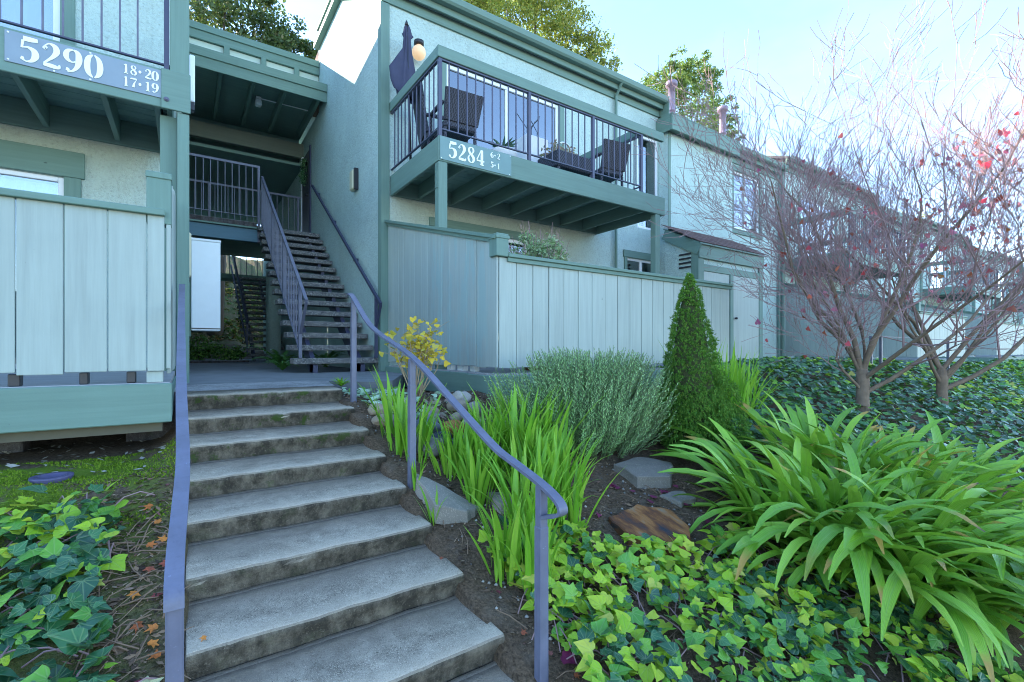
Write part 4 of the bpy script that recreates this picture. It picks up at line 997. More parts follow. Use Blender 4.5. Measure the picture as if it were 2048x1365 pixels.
pl = boxthing('white_planter', 'white square planter box with bare sticks before the glass door', 'planter', white_m, 4.42, 4.86, 6.05, 6.40, 2.585, 3.40, ch=.01)
q = MB(); rg = random.Random(9)
for i in range(6):
    x = rg.uniform(4.5, 4.8); y = rg.uniform(6.1, 6.35); q.tube([(x, y, 3.3), (x+rg.uniform(-.1, .1), y, 3.55), (x+rg.uniform(-.2, .2), y, 3.78)], .006, 4)
q.build('stick', dark_m, pl)
# aloe
al_m = leaf('aloe_leaf', [(0, (.04, .10, .06)), (1, (.07, .16, .09))], .4, .1)
q = MB(); q.lathe((3.70, 5.62, 2.585), [(.14, 0), (.19, .16), (.20, .20), (.17, .20)], 14)
al = tag(q.build('potted_aloe', white_m, None, True), 'spiky aloe in a white pot behind the balcony rail', 'plant')
for i in range(11):
    a = i*2.4; q = MB(); p0 = Vector((3.70, 5.62, 2.78)); d = Vector((math.cos(a), math.sin(a), 0))
    pp = [p0 + d*(.21*t) + Vector((0, 0, .24*t - .10*t*t)) for t in (0, .33, .66, 1)]; q.tube(pp, [.03, .026, .016, .003], 5); q.build('leaf', al_m, al, True)

# ------------------------------------------------------------ leaf meshes
def ivy_leaf(kind, cup=.12):
    """heart or lobed blade, base at the origin, tip at +Y; uv holds the flat outline for the veins"""
    if kind == 0: o = [(0,0),(.16,-.13),(.34,-.13),(.49,.02),(.50,.20),(.43,.38),(.30,.57),(.15,.78),(.05,.93),(0,1.0)]
    elif kind == 1: o = [(0,0),(.14,-.13),(.32,-.14),(.47,-.03),(.44,.12),(.50,.25),(.60,.42),(.42,.46),(.27,.52),(.17,.72),(.07,.92),(0,1.04)]
    else: o = [(0,0),(.18,-.07),(.38,.0),(.50,.12),(.58,.26),(.44,.36),(.30,.52),(.16,.76),(.05,.92),(0,.98)]
    m = MB(); n = len(o)
    def Z(x, y): return cup*abs(x) - .13*max(0, y-.35)**1.5*2*.8 - .10*x*x*2 + .02*math.sin(x*17+y*7)
    right = list(range(n)); left = [0]; vs = [(x, y, Z(x, y)) for x, y in o]
    for (x, y) in o[1:-1]: left.append(len(vs)); vs.append((-x*.97, y, Z(x, y)*1.08))
    left.append(n-1)
    c = len(vs); vs.append((0, .34, -.02))
    fs = [(c, right[i], right[i+1]) for i in range(n-1)] + [(c, left[i+1], left[i]) for i in range(n-1)]
    m.add(vs, fs); m.uvs = [(v[0], v[1]) for v in vs]; return m
def leafmesh(m, mat, name='leaf'):
    me, _ = m.mesh(name, mat, True, center=False, fix=False)
    ul = me.uv_layers.new(name='UVMap')
    for lp in me.loops: ul.data[lp.index].uv = m.uvs[lp.vertex_index]
    return me
def leaf_mesh_set(mat): return [leafmesh(ivy_leaf(k, cu), mat) for k, cu in IVK]
def merge(list_of_M, shapes, mat, name, parent, smooth=True, kind='stuff'):
    q = MB(); uv = []
    for M, k in list_of_M:
        s = shapes[k]; n = len(q.v)
        q.v += [tuple(M @ Vector(p)) for p in s.v]; q.f += [tuple(i+n for i in f) for f in s.f]; uv += s.uvs
    o = q.build(name, mat, parent, smooth, kind, fix=False); ul = o.data.uv_layers.new(name='UVMap')
    flat = []
    vi = [0]*len(o.data.loops); o.data.loops.foreach_get('vertex_index', vi)
    for i in vi: flat += uv[i]
    ul.data.foreach_set('uv', flat); return o
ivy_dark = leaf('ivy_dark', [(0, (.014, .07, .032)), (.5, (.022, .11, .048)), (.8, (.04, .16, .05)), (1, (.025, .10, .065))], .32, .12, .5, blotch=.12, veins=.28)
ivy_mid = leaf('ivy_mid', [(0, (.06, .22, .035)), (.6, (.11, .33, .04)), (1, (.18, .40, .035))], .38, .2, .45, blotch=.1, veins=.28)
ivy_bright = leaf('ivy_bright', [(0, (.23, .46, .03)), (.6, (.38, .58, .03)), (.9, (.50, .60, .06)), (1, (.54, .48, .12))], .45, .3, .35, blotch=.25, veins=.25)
def inside(p, poly):
    x, y = p; c = False; n = len(poly)
    for i in range(n):
        x1, y1 = poly[i]; x2, y2 = poly[i-1]
        if (y1 > y) != (y2 > y) and x < (x2-x1)*(y-y1)/(y2-y1)+x1: c = not c
    return c
IVK = ((0, .05), (0, .35), (1, .18), (2, .10), (2, .40), (0, -.18))
IV = [ivy_leaf(k, cu) for k, cu in IVK]
def leaf_M(p, size, rg, tilt=.7, face=None):
    """leaf blade roughly level, tipped towards the open sky in front"""
    yaw = rg.uniform(0, 2*math.pi)
    nrm = Vector((rg.gauss(0, tilt*.45), rg.gauss(0, tilt*.45) - .35, 1)).normalized()
    q = nrm.to_track_quat('Z', 'Y').to_matrix().to_4x4()
    return T(*p) @ q @ Matrix.Rotation(yaw, 4, 'Z') @ Matrix.Diagonal((size, size, size, 1))
def ivy_patch(label, poly, count, size, choose, seed, hmax=.12, nind=300, root=None):
    rg = random.Random(seed); xs = [p[0] for p in poly]; ys = [p[1] for p in poly]
    x0 = sum(xs)/len(xs); y0 = sum(ys)/len(ys)
    t = thing('ivy', label, 'ivy', (x0, y0, gz(x0, y0)), 'ivy patches')
    L_ = []
    while len(L_) < count:
        x, y = rg.uniform(min(xs), max(xs)), rg.uniform(min(ys), max(ys))
        if not inside((x, y), poly): continue
        if mnoise.noise((x*3.1, y*3.1, seed)) < -.28 and rg.random() < .8: continue
        h = rg.random()**.7*hmax + .015
        L_.append((math.hypot(x, y), Vector((x, y, gz(x, y)+h)), size*rg.uniform(.42, 1.3), choose(x, y, rg), rg.randrange(6), h))
    L_.sort(key=lambda q: -(q[2]/q[0]) - q[5]*.3)
    sets = {m: leaf_mesh_set(m) for m in (ivy_dark, ivy_mid, ivy_bright)}
    rest = {m: [] for m in sets}
    for i, (d, p, s, m, k, h) in enumerate(L_):
        M = leaf_M(p, s, rg, 1.0)
        if i < nind: place('leaf', sets[m][k], M, t)
        else: rest[m].append((M, k))
    for m, l in rest.items():
        if l: merge(l, IV, m, 'leaves', t)
    # trailing stems
    q = MB()
    for i in range(count//9):
        p = L_[rg.randrange(len(L_))][1]; a = rg.uniform(0, 6.28); ln = rg.uniform(.1, .28)
        pts_ = [Vector((p.x + math.cos(a)*ln*u, p.y + math.sin(a)*ln*u, gz(p.x + math.cos(a)*ln*u, p.y + math.sin(a)*ln*u) + .012 + .05*math.sin(u*3.1))) for u in (0, .35, .7, 1)]
        q.tube(pts_, .003, 4, False)
    q.build('stems', twig_m, t, kind='stuff', fix=False)
    return t
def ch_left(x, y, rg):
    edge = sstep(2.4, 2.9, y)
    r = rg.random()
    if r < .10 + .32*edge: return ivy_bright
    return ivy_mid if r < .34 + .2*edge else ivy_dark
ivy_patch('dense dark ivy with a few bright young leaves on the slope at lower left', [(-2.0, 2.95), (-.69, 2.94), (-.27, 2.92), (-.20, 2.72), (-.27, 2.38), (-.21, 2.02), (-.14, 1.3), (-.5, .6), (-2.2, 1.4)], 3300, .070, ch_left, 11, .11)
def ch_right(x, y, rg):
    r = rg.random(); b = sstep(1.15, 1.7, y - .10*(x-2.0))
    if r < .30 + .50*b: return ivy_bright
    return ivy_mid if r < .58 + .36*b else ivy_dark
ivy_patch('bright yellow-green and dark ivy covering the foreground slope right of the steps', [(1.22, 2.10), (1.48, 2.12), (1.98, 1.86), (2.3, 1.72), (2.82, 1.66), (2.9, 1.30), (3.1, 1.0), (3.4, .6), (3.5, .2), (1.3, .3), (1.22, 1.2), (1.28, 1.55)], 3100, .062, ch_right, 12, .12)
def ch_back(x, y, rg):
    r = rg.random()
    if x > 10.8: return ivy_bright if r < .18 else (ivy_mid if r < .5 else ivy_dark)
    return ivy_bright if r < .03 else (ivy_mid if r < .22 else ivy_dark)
def back_bank():
    rg = random.Random(13); poly = [(5.2, 5.75), (4.9, 3.6), (4.3, 2.6), (4.4, 1.9), (5.0, 1.4), (8.5, .6), (24, .5), (26, 3.7), (13.8, 3.78), (13.5, 6.5), (11.1, 6.6), (11.1, 5.8), (9.0, 5.8), (6.5, 5.0)]
    lists = {ivy_dark: [], ivy_mid: [], ivy_bright: []}; n = 0
    while n < 15000:
        x = 4.3 + 22*rg.random()**1.7; y = rg.uniform(.6, 6.6)
        if not inside((x, y), poly): continue
        n += 1; m = ch_back(x, y, rg)
        lists[m].append((leaf_M((x, y, gz(x, y) + .03 + .17*rg.random() + .05*mnoise.noise((x*2, y*2, 0))), rg.uniform(.055, .095)*(1+.03*(x-5)), rg, .9), rg.randrange(6)))
    t = thing('ivy', 'deep green ivy bank around the trunks of the two bare trees', 'ivy', (8, 3, -.7), 'ivy patches')
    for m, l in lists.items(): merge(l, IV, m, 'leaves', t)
back_bank()

# ------------------------------------------------------------ strap-leaved plants
def strap(length, width, elev, droop, twist=0, seg=8, taper=.75, fold=.25, tipw=.12):
    """an arching strap leaf growing from the origin towards +X; returns MB with uv"""
    m = MB(); p = Vector((0, 0, 0)); e = elev; ds = length/seg; uv = []
    for i in range(seg+1):
        t = i/seg
        wd = width*(.55 + .45*min(1, t*4)) * (1 if t < taper else max(tipw, math.cos((t-taper)/(1-taper)*math.pi/2)))
        dirv = Vector((math.cos(e), 0, math.sin(e))); nrm = Vector((-math.sin(e), 0, math.cos(e)))
        side = Vector((0, 1, 0)); tw = twist*t; sd_ = side*math.cos(tw) + nrm*math.sin(tw); nn = nrm*math.cos(tw) - side*math.sin(tw)
        m.v += [tuple(p - sd_*wd/2 + nn*wd*fold), tuple(p), tuple(p + sd_*wd/2 + nn*wd*fold)]
        uv += [(0, t), (.5, t), (1, t)]
        p = p + dirv*ds; e -= droop*(.35 + 1.3*t)/seg
    for i in range(seg):
        a = 3*i; m.f += [(a, a+1, a+4, a+3), (a+1, a+2, a+5, a+4)]
    m.uvs = uv; return m
def strap_mesh(m, mat):
    me, _ = m.mesh('leaf', mat, True, center=False, fix=False)
    ul = me.uv_layers.new(name='UVMap')
    for lp in me.loops: ul.data[lp.index].uv = m.uvs[lp.vertex_index]
    return me
cliv_m = leaf('strap_leaf_green', [(0, (.12, .30, .028)), (.4, (.18, .42, .034)), (.75, (.26, .52, .045)), (1, (.36, .60, .07))], .34, .22, .5, stripe=True, tips=True)
iris_m = leaf('iris_leaf_green', [(0, (.14, .38, .022)), (.5, (.21, .50, .03)), (.9, (.30, .58, .05)), (1, (.35, .60, .07))], .4, .3, .4, stripe=True)
def clump(name, label, cat, centres, n, meshes, elev_jit, scale, seed, group=None, mindir=None):
    rg = random.Random(seed); c0 = centres[0]
    t = thing(name, label, cat, (c0[0], c0[1], gz(c0[0], c0[1])), group)
    for i in range(n):
        cx, cy, rad = centres[i % len(centres)]
        a = rg.uniform(0, 2*math.pi); rr_ = rad*math.sqrt(rg.random()); x, y = cx+rr_*math.cos(a), cy+rr_*math.sin(a)
        az = a + rg.gauss(0, .5) if rr_ > rad*.4 else rg.uniform(0, 2*math.pi)
        k = rg.randrange(len(meshes)); s = scale*rg.uniform(.75, 1.15)
        M = T(x, y, gz(x, y)-.01 + rg.uniform(0, .03)) @ Matrix.Rotation(az, 4, 'Z') @ Matrix.Rotation(rg.gauss(0, elev_jit), 4, 'Y') @ Matrix.Diagonal((s, s, s, 1))
        place('leaf', meshes[k], M, t)
    return t
rg = random.Random(21)
cm = [strap_mesh(strap(rg.uniform(.70, .98), rg.uniform(.054, .078), R(e), R(d*.68), rg.uniform(-.5, .5), 9, .72, rg.uniform(.12, .3)), cliv_m)
      for e, d in ((80, 70), (74, 95), (70, 120), (62, 110), (58, 130), (50, 105), (45, 120), (66, 60), (38, 100), (84, 130), (56, 85), (30, 85))]
clump('strap_leaf_clump', 'large arching clump of bright green strap leaves in the right foreground', 'plant', [(3.10, 1.45, .24), (3.70, 1.30, .26), (3.40, 1.60, .30), (4.2, 1.10, .26), (3.35, 1.15, .25), (3.75, .95, .25), (4.3, 1.5, .25)], 298, cm, .14, .93, 22)
im = [strap_mesh(strap(rg.uniform(.40, .56), rg.uniform(.026, .038), R(e), R(d), rg.uniform(-.3, .3), 6, .45, .12, .03), iris_m)
      for e, d in ((88, 8), (84, 14), (80, 20), (86, 30), (76, 18), (72, 26), (82, 40), (78, 62), (70, 75), (84, 55))]
rg = random.Random(29)
cm2 = [strap_mesh(strap(rg.uniform(.85, 1.1), rg.uniform(.050, .074), R(e), R(d*.92), rg.uniform(-.4, .4), 10, .74, rg.uniform(.12, .3)), cliv_m)
      for e, d in ((72, 150), (66, 140), (58, 150), (50, 140), (62, 165), (44, 125), (70, 120), (54, 165))]
clump('strap_leaf_clump', 'drooping front part of the strap leaf plants hanging over the ivy at lower right', 'plant', [(3.45, .98, .22), (3.85, .78, .24), (4.3, .72, .26), (3.2, 1.2, .2)], 290, cm2, .13, .95, 23)
clump('strap_leaf_clump', 'back part of the strap leaf plants at the right edge before the ivy bank', 'plant', [(4.5, 1.35, .28), (4.2, 1.75, .26), (5.0, 1.2, .3)], 230, cm, .14, .98, 24)
IG = 'iris clumps along the steps'
clump('iris_clump', 'upright green iris clump beside the steps behind the middle handrail post', 'plant', [(1.24, 3.30, .10), (1.22, 3.10, .09), (1.28, 3.0, .08)], 60, im, .10, .92, 31, IG)
clump('iris_clump', 'short green iris clump just right of the middle handrail post', 'plant', [(1.42, 2.78, .11), (1.52, 2.75, .09)], 46, im, .12, .78, 32, IG)
clump('iris_clump', 'tallest iris clump in front of the rosemary, behind the sloping handrail', 'plant', [(1.98, 2.82, .14), (1.80, 2.62, .13), (2.1, 2.72, .1)], 110, im, .12, 1.12, 33, IG)
clump('iris_clump', 'broad iris clump directly behind the nearest handrail post', 'plant', [(1.62, 2.20, .13), (1.50, 2.02, .11), (1.78, 2.08, .12), (1.72, 2.35, .1)], 105, im, .13, 1.02, 34, IG)
clump('iris_clump', 'iris clump at the edge of the ivy left of the nearest handrail post', 'plant', [(1.30, 1.95, .09), (1.38, 1.80, .08)], 56, im, .15, .86, 35, IG)
clump('iris_clump', 'tiny iris tuft against the step edge by the granite slab', 'plant', [(1.12, 2.38, .03)], 9, im, .12, .42, 36, IG)
clump('iris_clump', 'small iris tuft at the foot of the middle handrail post', 'plant', [(1.14, 2.68, .035)], 10, im, .12, .5, 37, IG)
im2 = [strap_mesh(strap(rg.uniform(.55, .75), rg.uniform(.018, .026), R(e), R(d), rg.uniform(-.2, .2), 7, .4, .1, .03), iris_m) for e, d in ((86, 14), (80, 24), (74, 34), (68, 40), (62, 44))]
clump('iris_clump', 'iris clump between the middle post and the tallest irises', 'plant', [(1.62, 2.66, .12), (1.74, 2.86, .11)], 80, im, .13, .88, 39, IG)
clump('iris_clump', 'iris clump low in front of the rosemary foot', 'plant', [(1.98, 2.45, .13), (1.88, 2.28, .10)], 85, im, .13, .95, 40, IG)
clump('iris_clump', 'short irises growing above the speckled granite slab', 'plant', [(1.45, 2.48, .09)], 34, im, .13, .72, 45, IG)
clump('grassy_clump', 'fine bright green grassy clump between the conifer and the ivy bank', 'plant', [(4.85, 3.0, .30), (5.1, 3.05, .28), (4.75, 3.25, .2)], 230, im2, .14, 1.12, 38)

# ------------------------------------------------------------ rosemary and dwarf conifer
ros_m = leaf('rosemary_needles', [(0, (.15, .31, .09)), (.5, (.26, .45, .16)), (1, (.40, .60, .27))], .6, .15, .25)
def rosemary():
    rg = random.Random(41); q = MB(); st_ = MB(); cx, cy = 2.86, 3.0; gz0 = gz(cx, cy)
    for i in range(1500):
        a = rg.uniform(0, 6.283); r0 = math.sqrt(rg.random())
        bx_, by_ = cx + .84*r0*math.cos(a), cy + .48*r0*math.sin(a)
        top = gz0 + .70 - .13*r0*r0 + .05*mnoise.noise((bx_*4, by_*4, 2)) + rg.uniform(-.06, .05)
        lean = .16 + .42*r0
        base = Vector((bx_ - lean*.7*math.cos(a)*.5, by_ - lean*.5*math.sin(a)*.5, max(gz(bx_, by_)+.02, top - rg.uniform(.45, .75))))
        tip = Vector((bx_ + lean*.28*math.cos(a), by_ + lean*.28*math.sin(a) - .02, top))
        if r0 > .62:                                     # skirts spill lower
            k = rg.random(); tip.z -= k*.48; base.z = max(gz(bx_, by_)+.02, base.z - k*.42)
        bend = Vector((rg.gauss(0, .03), rg.gauss(0, .03), 0)); N = 34
        pts_ = [base.lerp(tip, u) + bend*math.sin(u*3.14) for u in (0, .5, 1)]
        st_.tube(pts_, [.0035, .0028, .0015], 3, False)
        d = (tip-base).normalized(); ax = d.cross(Vector((.3, .9, .1))).normalized(); ay = d.cross(ax)
        for j in range(N):
            u = .12 + .88*j/N; p = base.lerp(tip, u) + bend*math.sin(u*3.14); th = j*2.4 + rg.random()
            o = (ax*math.cos(th) + ay*math.sin(th)); ln = rg.uniform(.022, .034)*(1.1-.4*u); dv = (o*.8 + d*.65).normalized()
            wv = dv.cross(d).normalized()*.0034
            q.add([p - wv, p + wv, p + dv*ln + wv*.4, p + dv*ln - wv*.4], [(0,1,2,3)])
    t = thing('rosemary_bush', 'grey-green rosemary bush with upright sprigs in front of the stepped fence', 'bush', (cx, cy, gz0))
    q.build('foliage', ros_m, t, kind='stuff', fix=False); st_.build('stems', plain('rosemary_stem', (.14, .19, .10), .8, .2), t, kind='stuff', fix=False)
rosemary()
con_m = leaf('conifer_needles', [(0, (.055, .16, .03)), (.5, (.10, .26, .04)), (.9, (.18, .36, .055)), (1, (.25, .30, .07))], .6, .12, .25)
def conifer():
    rg = random.Random(43); cx, cy = 3.62, 2.52; g0 = gz(cx, cy); H = 1.53; q = MB()
    def rad(t):                                          # t 0 bottom .. 1 top
        tab = ((0, .23), (.12, .27), (.30, .265), (.44, .235), (.56, .20), (.72, .150), (.86, .092), (.95, .042), (1.0, .008))
        for (a, p), (b_, q_) in zip(tab, tab[1:]):
            if t <= b_: return p + (q_-p)*(t-a)/(b_-a)
        return .008
    for i in range(11000):
        t = 1 - math.sqrt(rg.random())*.985 if rg.random() < .8 else rg.random()
        a = rg.uniform(0, 6.283)
        lump = 1 + .26*mnoise.noise((math.cos(a)*2.2+5, math.sin(a)*2.2, t*7)) + .16*mnoise.noise((math.cos(a)*6, math.sin(a)*6, t*20))
        r = rad(t)*lump*rg.uniform(.80, 1.03); skew = .05*(t)
        p = Vector((cx + r*math.cos(a) - skew, cy + r*math.sin(a), g0 + .03 + t*H))
        if rg.random() < .44:                            # bushy skirt of side shoots round the foot
            bx_, by_, bz_, br = rg.choice(((.17, -.10, .24, .20), (-.16, -.08, .22, .19), (.05, -.20, .26, .19), (.20, .08, .38, .17), (-.10, -.16, .40, .16), (.13, -.13, .50, .15), (-.17, .05, .42, .15)))
            dd = Vector((rg.gauss(0,1), rg.gauss(0,1), rg.gauss(0,1))).normalized(); a = math.atan2(dd.y, dd.x)
            p = Vector((cx + bx_*1.2, cy + by_*1.2, g0 + bz_)) + dd*br*1.12*rg.uniform(.8, 1.05)
        out = Vector((math.cos(a), math.sin(a), .55)).normalized(); nl = rg.uniform(.018, .030)
        for j in range(9):
            dv = (out*.7 + Vector((rg.gauss(0, .6), rg.gauss(0, .6), rg.gauss(0, .6)))).normalized(); wv = dv.cross(Vector((.2, .4, .9))).normalized()*.0040
            q.add([p - wv, p + wv, p + dv*nl], [(0,1,2)])
    t = thing('dwarf_conifer', 'conical dwarf spruce beside the rosemary in front of the board fence', 'conifer', (cx, cy, g0))
    q.build('foliage', con_m, t, kind='stuff', fix=False)
    tr = MB(); tr.tube([(cx, cy, g0-.1), (cx-.01, cy, g0+.7), (cx-.05, cy, g0+1.5)], [.05, .035, .006], 8); tr.build('trunk', bark_m, t, True)
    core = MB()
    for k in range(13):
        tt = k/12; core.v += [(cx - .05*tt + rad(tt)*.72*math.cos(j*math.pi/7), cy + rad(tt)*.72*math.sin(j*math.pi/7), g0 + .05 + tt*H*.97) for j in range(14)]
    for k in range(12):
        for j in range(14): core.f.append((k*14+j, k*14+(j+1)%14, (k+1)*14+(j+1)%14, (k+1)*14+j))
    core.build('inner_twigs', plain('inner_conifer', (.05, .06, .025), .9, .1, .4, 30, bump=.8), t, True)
conifer()

# ------------------------------------------------------------ small garden plants
def leafcloud(q, c, rad, n, size, rg, aspect=.5, shell=.55):
    for i in range(n):
        d = Vector((rg.gauss(0,1), rg.gauss(0,1), rg.gauss(0,1))).normalized(); r = (shell + (1-shell)*rg.random())
        p = Vector(c) + Vector((d.x*rad[0], d.y*rad[1], d.z*rad[2]))*r
        a = (d*.6 + Vector((rg.gauss(0,.7), rg.gauss(0,.7), rg.gauss(0,.7)+.2))).normalized()*size*rg.uniform(.6, 1.2)*.5
        b = a.cross(Vector((rg.gauss(0,1), rg.gauss(0,1), rg.gauss(0,1)))).normalized()*a.length*aspect
        q.add([p-a, p+b, p+a, p-b], [(0,1,2,3)])
yel_m = leaf('yellow_leaf', [(0, (.55, .36, .03)), (.5, (.70, .50, .04)), (.8, (.55, .50, .08)), (1, (.34, .22, .06))], .5, .3, .3)
def yellow_shrub():
    rg = random.Random(51); bx_, by_ = 1.70, 4.0; g0 = gz(bx_, by_)
    t = thing('yellow_shrub', 'small shrub with yellow autumn leaves behind the handrail by the building corner', 'shrub', (bx_, by_, g0))
    q = MB(); tips = []
    for i in range(26):
        a = rg.uniform(0, 6.28); sp = rg.uniform(.05, .27); h = rg.uniform(.34, .64)
        p0 = Vector((bx_ + rg.uniform(-.04, .04), by_ + rg.uniform(-.04, .04), g0-.02)); p2 = Vector((bx_ + sp*math.cos(a), by_ + sp*math.sin(a), g0+h))
        p1 = p0.lerp(p2, .5) + Vector((rg.gauss(0, .03), rg.gauss(0, .03), .03)); q.tube([p0, p1, p2], [.006, .004, .002], 4, False); tips += [p2, p1.lerp(p2, .5), p1.lerp(p2, .75)]
        for k in range(3):
            s0 = p1.lerp(p2, rg.random()); s1 = s0 + Vector((rg.gauss(0, .07), rg.gauss(0, .07), rg.uniform(0, .1))); q.tube([s0, s1], [.003, .0015], 3, False); tips.append(s1)
    q.build('stems', plain('pale_stem', (.36, .27, .17), .8, .2), t, kind='stuff', fix=False)
    ms = [leafmesh(ivy_leaf(2, .2), yel_m, 'leaf'), leafmesh(ivy_leaf(0, .3), yel_m, 'leaf')]
    for i in range(270):
        p = rg.choice(tips); 
        if p.z < g0+.26 and rg.random() < .7: continue
        p = p + Vector((rg.gauss(0, .035), rg.gauss(0, .035), rg.gauss(0, .03)))
        place('leaf', ms[i % 2], leaf_M(p, rg.uniform(.03, .066), rg, 2.2), t)
yellow_shrub()
vari_m = leaf('variegated_leaf', [(0, (.20, .36, .20)), (.6, (.33, .48, .32)), (1, (.46, .58, .44))], .5, .15, .3)
rosy_m = leaf('fresh_leaf', [(0, (.07, .24, .03)), (1, (.16, .38, .06))], .45, .25, .35)
def little_plants():
    rg = random.Random(61); ms = {m: [leafmesh(ivy_leaf(0, .25), m, 'leaf'), leafmesh(ivy_leaf(2, .1), m, 'leaf')] for m in (vari_m, rosy_m, dry_leaf)}
    spots = [(1.24, 4.32), (1.30, 4.08), (1.36, 4.45), (1.45, 4.20), (1.40, 3.92), (1.52, 4.05), (1.30, 3.86), (1.48, 3.78), (1.60, 3.85), (1.42, 3.68), (1.58, 4.32), (1.24, 3.78), (1.56, 3.62), (1.36, 4.62)]
    for i, (x, y) in enumerate(spots):
        kind = vari_m if i not in (10, 13) else rosy_m
        lab = 'low pale variegated plant among the stones beside the top steps' if kind is vari_m else 'low fresh green plant in the bed near the asphalt edge'
        t = thing('ground_plant', lab, 'plant', (x, y, gz(x, y)), 'low variegated plants in the stone bed' if kind is vari_m else 'low green plants by the asphalt')
        for k in range(15):
            a = rg.uniform(0, 6.28); r = .085*math.sqrt(rg.random()); p = Vector((x + r*math.cos(a), y + r*math.sin(a), 0)); p.z = gz(p.x, p.y) + .015 + rg.random()*.055
            place('leaf', ms[kind][k % 2], leaf_M(p, rg.uniform(.035, .06), rg, .8), t)
    for (x, y, lab) in ((1.24, 4.72, 'small green rosette weed at the edge of the landing slab'),):
        t = thing('weed', lab, 'weed', (x, y, gz(x, y)))
        wm = [strap_mesh(strap(.13, .022, R(50), R(60), 0, 5, .4, .2, .03), iris_m)]
        for k in range(16): place('leaf', wm[0], T(x, y, gz(x, y)+.07) @ Matrix.Rotation(k*2.4, 4, 'Z') @ Matrix.Rotation(rg.gauss(0, .3), 4, 'Y'), t)
    for (x, y) in ((1.75, 3.72), (1.88, 3.82), (1.7, 3.55)):
        t = thing('ground_plant', 'low browning plant at the foot of the yellow shrub', 'plant', (x, y, gz(x, y)), 'browning plants under the yellow shrub')
        for k in range(15):
            a = rg.uniform(0, 6.28); r = .10*math.sqrt(rg.random()); p = Vector((x + r*math.cos(a), y + r*math.sin(a), 0)); p.z = gz(p.x, p.y) + .015 + rg.random()*.06
            place('leaf', ms[dry_leaf if k % 3 else vari_m][k % 2], leaf_M(p, rg.uniform(.03, .055), rg, .9), t)
little_plants()

def deck_bush():
    rg = random.Random(63); t = thing('sage_bush', 'loose sage green bush rising above the low board fence under the balcony', 'bush', (3.38, 4.4, -.2))
    q = MB(); s = MB()
    for i in range(110):
        a = rg.uniform(0, 6.28); r = math.sqrt(rg.random()); p0 = Vector((3.38, 4.4, .1)); p2 = Vector((3.38 + .42*r*math.cos(a), 4.4 + .3*r*math.sin(a), 1.18 + rg.uniform(-.25, .36)*(1.1-r*.5)))
        s.tube([p0, p0.lerp(p2, .5) + Vector((0, 0, .08)), p2], [.006, .004, .002], 3, False)
        leafcloud(q, p0.lerp(p2, .86), (.07, .07, .10), 34, .046, rg, .4, .1)
    q.build('foliage', leaf('sage_leaf', [(0, (.14, .24, .11)), (.6, (.24, .36, .18)), (1, (.42, .46, .30))], .6, .2, .25), t, kind='stuff', fix=False); s.build('stems', twig_m, t, kind='stuff', fix=False)
    p = MB(); p.lathe((3.38, 4.4, -.235), [(.16, 0), (.21, .32), (.22, .36), (.19, .36)], 14); p.build('pot', plain('clay_pot', (.25, .13, .08), .8, .2), t, True)
deck_bush()
def fern(label, x, y, s, seed):
    rg = random.Random(seed); t = thing('fern', label, 'fern', (x, y, -.32), 'ferns under the open staircase'); fm = leaf('fern_leaf_%d' % seed, [(0, (.035, .12, .025)), (1, (.08, .22, .05))], .5, .2, .3)
    for k in range(16):
        a = k*2.4 + rg.random()*.4; q = MB(); e = rg.uniform(.9, 1.35); L_ = s*rg.uniform(.7, 1.1); p = Vector((0, 0, 0)); 
        for i in range(15):
            d = Vector((math.cos(a)*math.cos(e), math.sin(a)*math.cos(e), math.sin(e))); side = Vector((-math.sin(a), math.cos(a), 0)); wl_ = .16*s*math.sin(min(1, (i+1.5)/6)*1.57)*(1-i/16)
            for sg in (-1, 1):
                tip = p + side*sg*wl_ + d*wl_*.5 - Vector((0, 0, wl_*.25)); q.add([p - d*.003, p + d*(L_/15 + .004), tip], [(0, 1, 2)])
            p = p + d*L_/15; e -= .11
        q.v = [(v[0]+x, v[1]+y, v[2]-.30) for v in q.v]
        q.build('frond', fm, t, fix=False)
fern('leafy green fern growing behind the lower treads at left', 1.32, 8.9, .75, 71)
fern('shaded fern growing under the middle of the open stairs', 2.0, 8.6, .7, 72)
fern('low fern hanging out beside the bottom tread', 1.18, 7.7, .38, 73)
def hedge_shrub(label, x, y, rad, seed, m, n=1500, size=.075, z=-.35):
    rg = random.Random(seed); t = thing('leafy_shrub', label, 'shrub', (x, y, z), 'shrubs behind the breezeway'); q = MB()
    for k in range(7):
        a = k*.9; c = (x + rad*.5*math.cos(a), y + rad*.4*math.sin(a), z + rad*(.55 + .25*math.sin(k*2.1)))
        leafcloud(q, c, (rad*.55, rad*.45, rad*.42), n//7, size, rg, .5, .3)
    q.build('foliage', m, t, kind='stuff', fix=False)
    s = MB(); s.tube([(x, y, z), (x, y, z+rad*.6)], [.03, .015], 5); s.build('stem', oak_bark, t)
shr_m = leaf('shrub_leaf', [(0, (.05, .15, .03)), (.6, (.11, .25, .045)), (1, (.20, .34, .07))], .5, .25, .35)
hedge_shrub('rounded green shrub behind the kerb below the white cabinet', .30, 14.6, .55, 81, shr_m)
hedge_shrub('smaller green shrub behind the kerb beside the rear stairs', 1.0, 14.7, .42, 82, shr_m, 900)

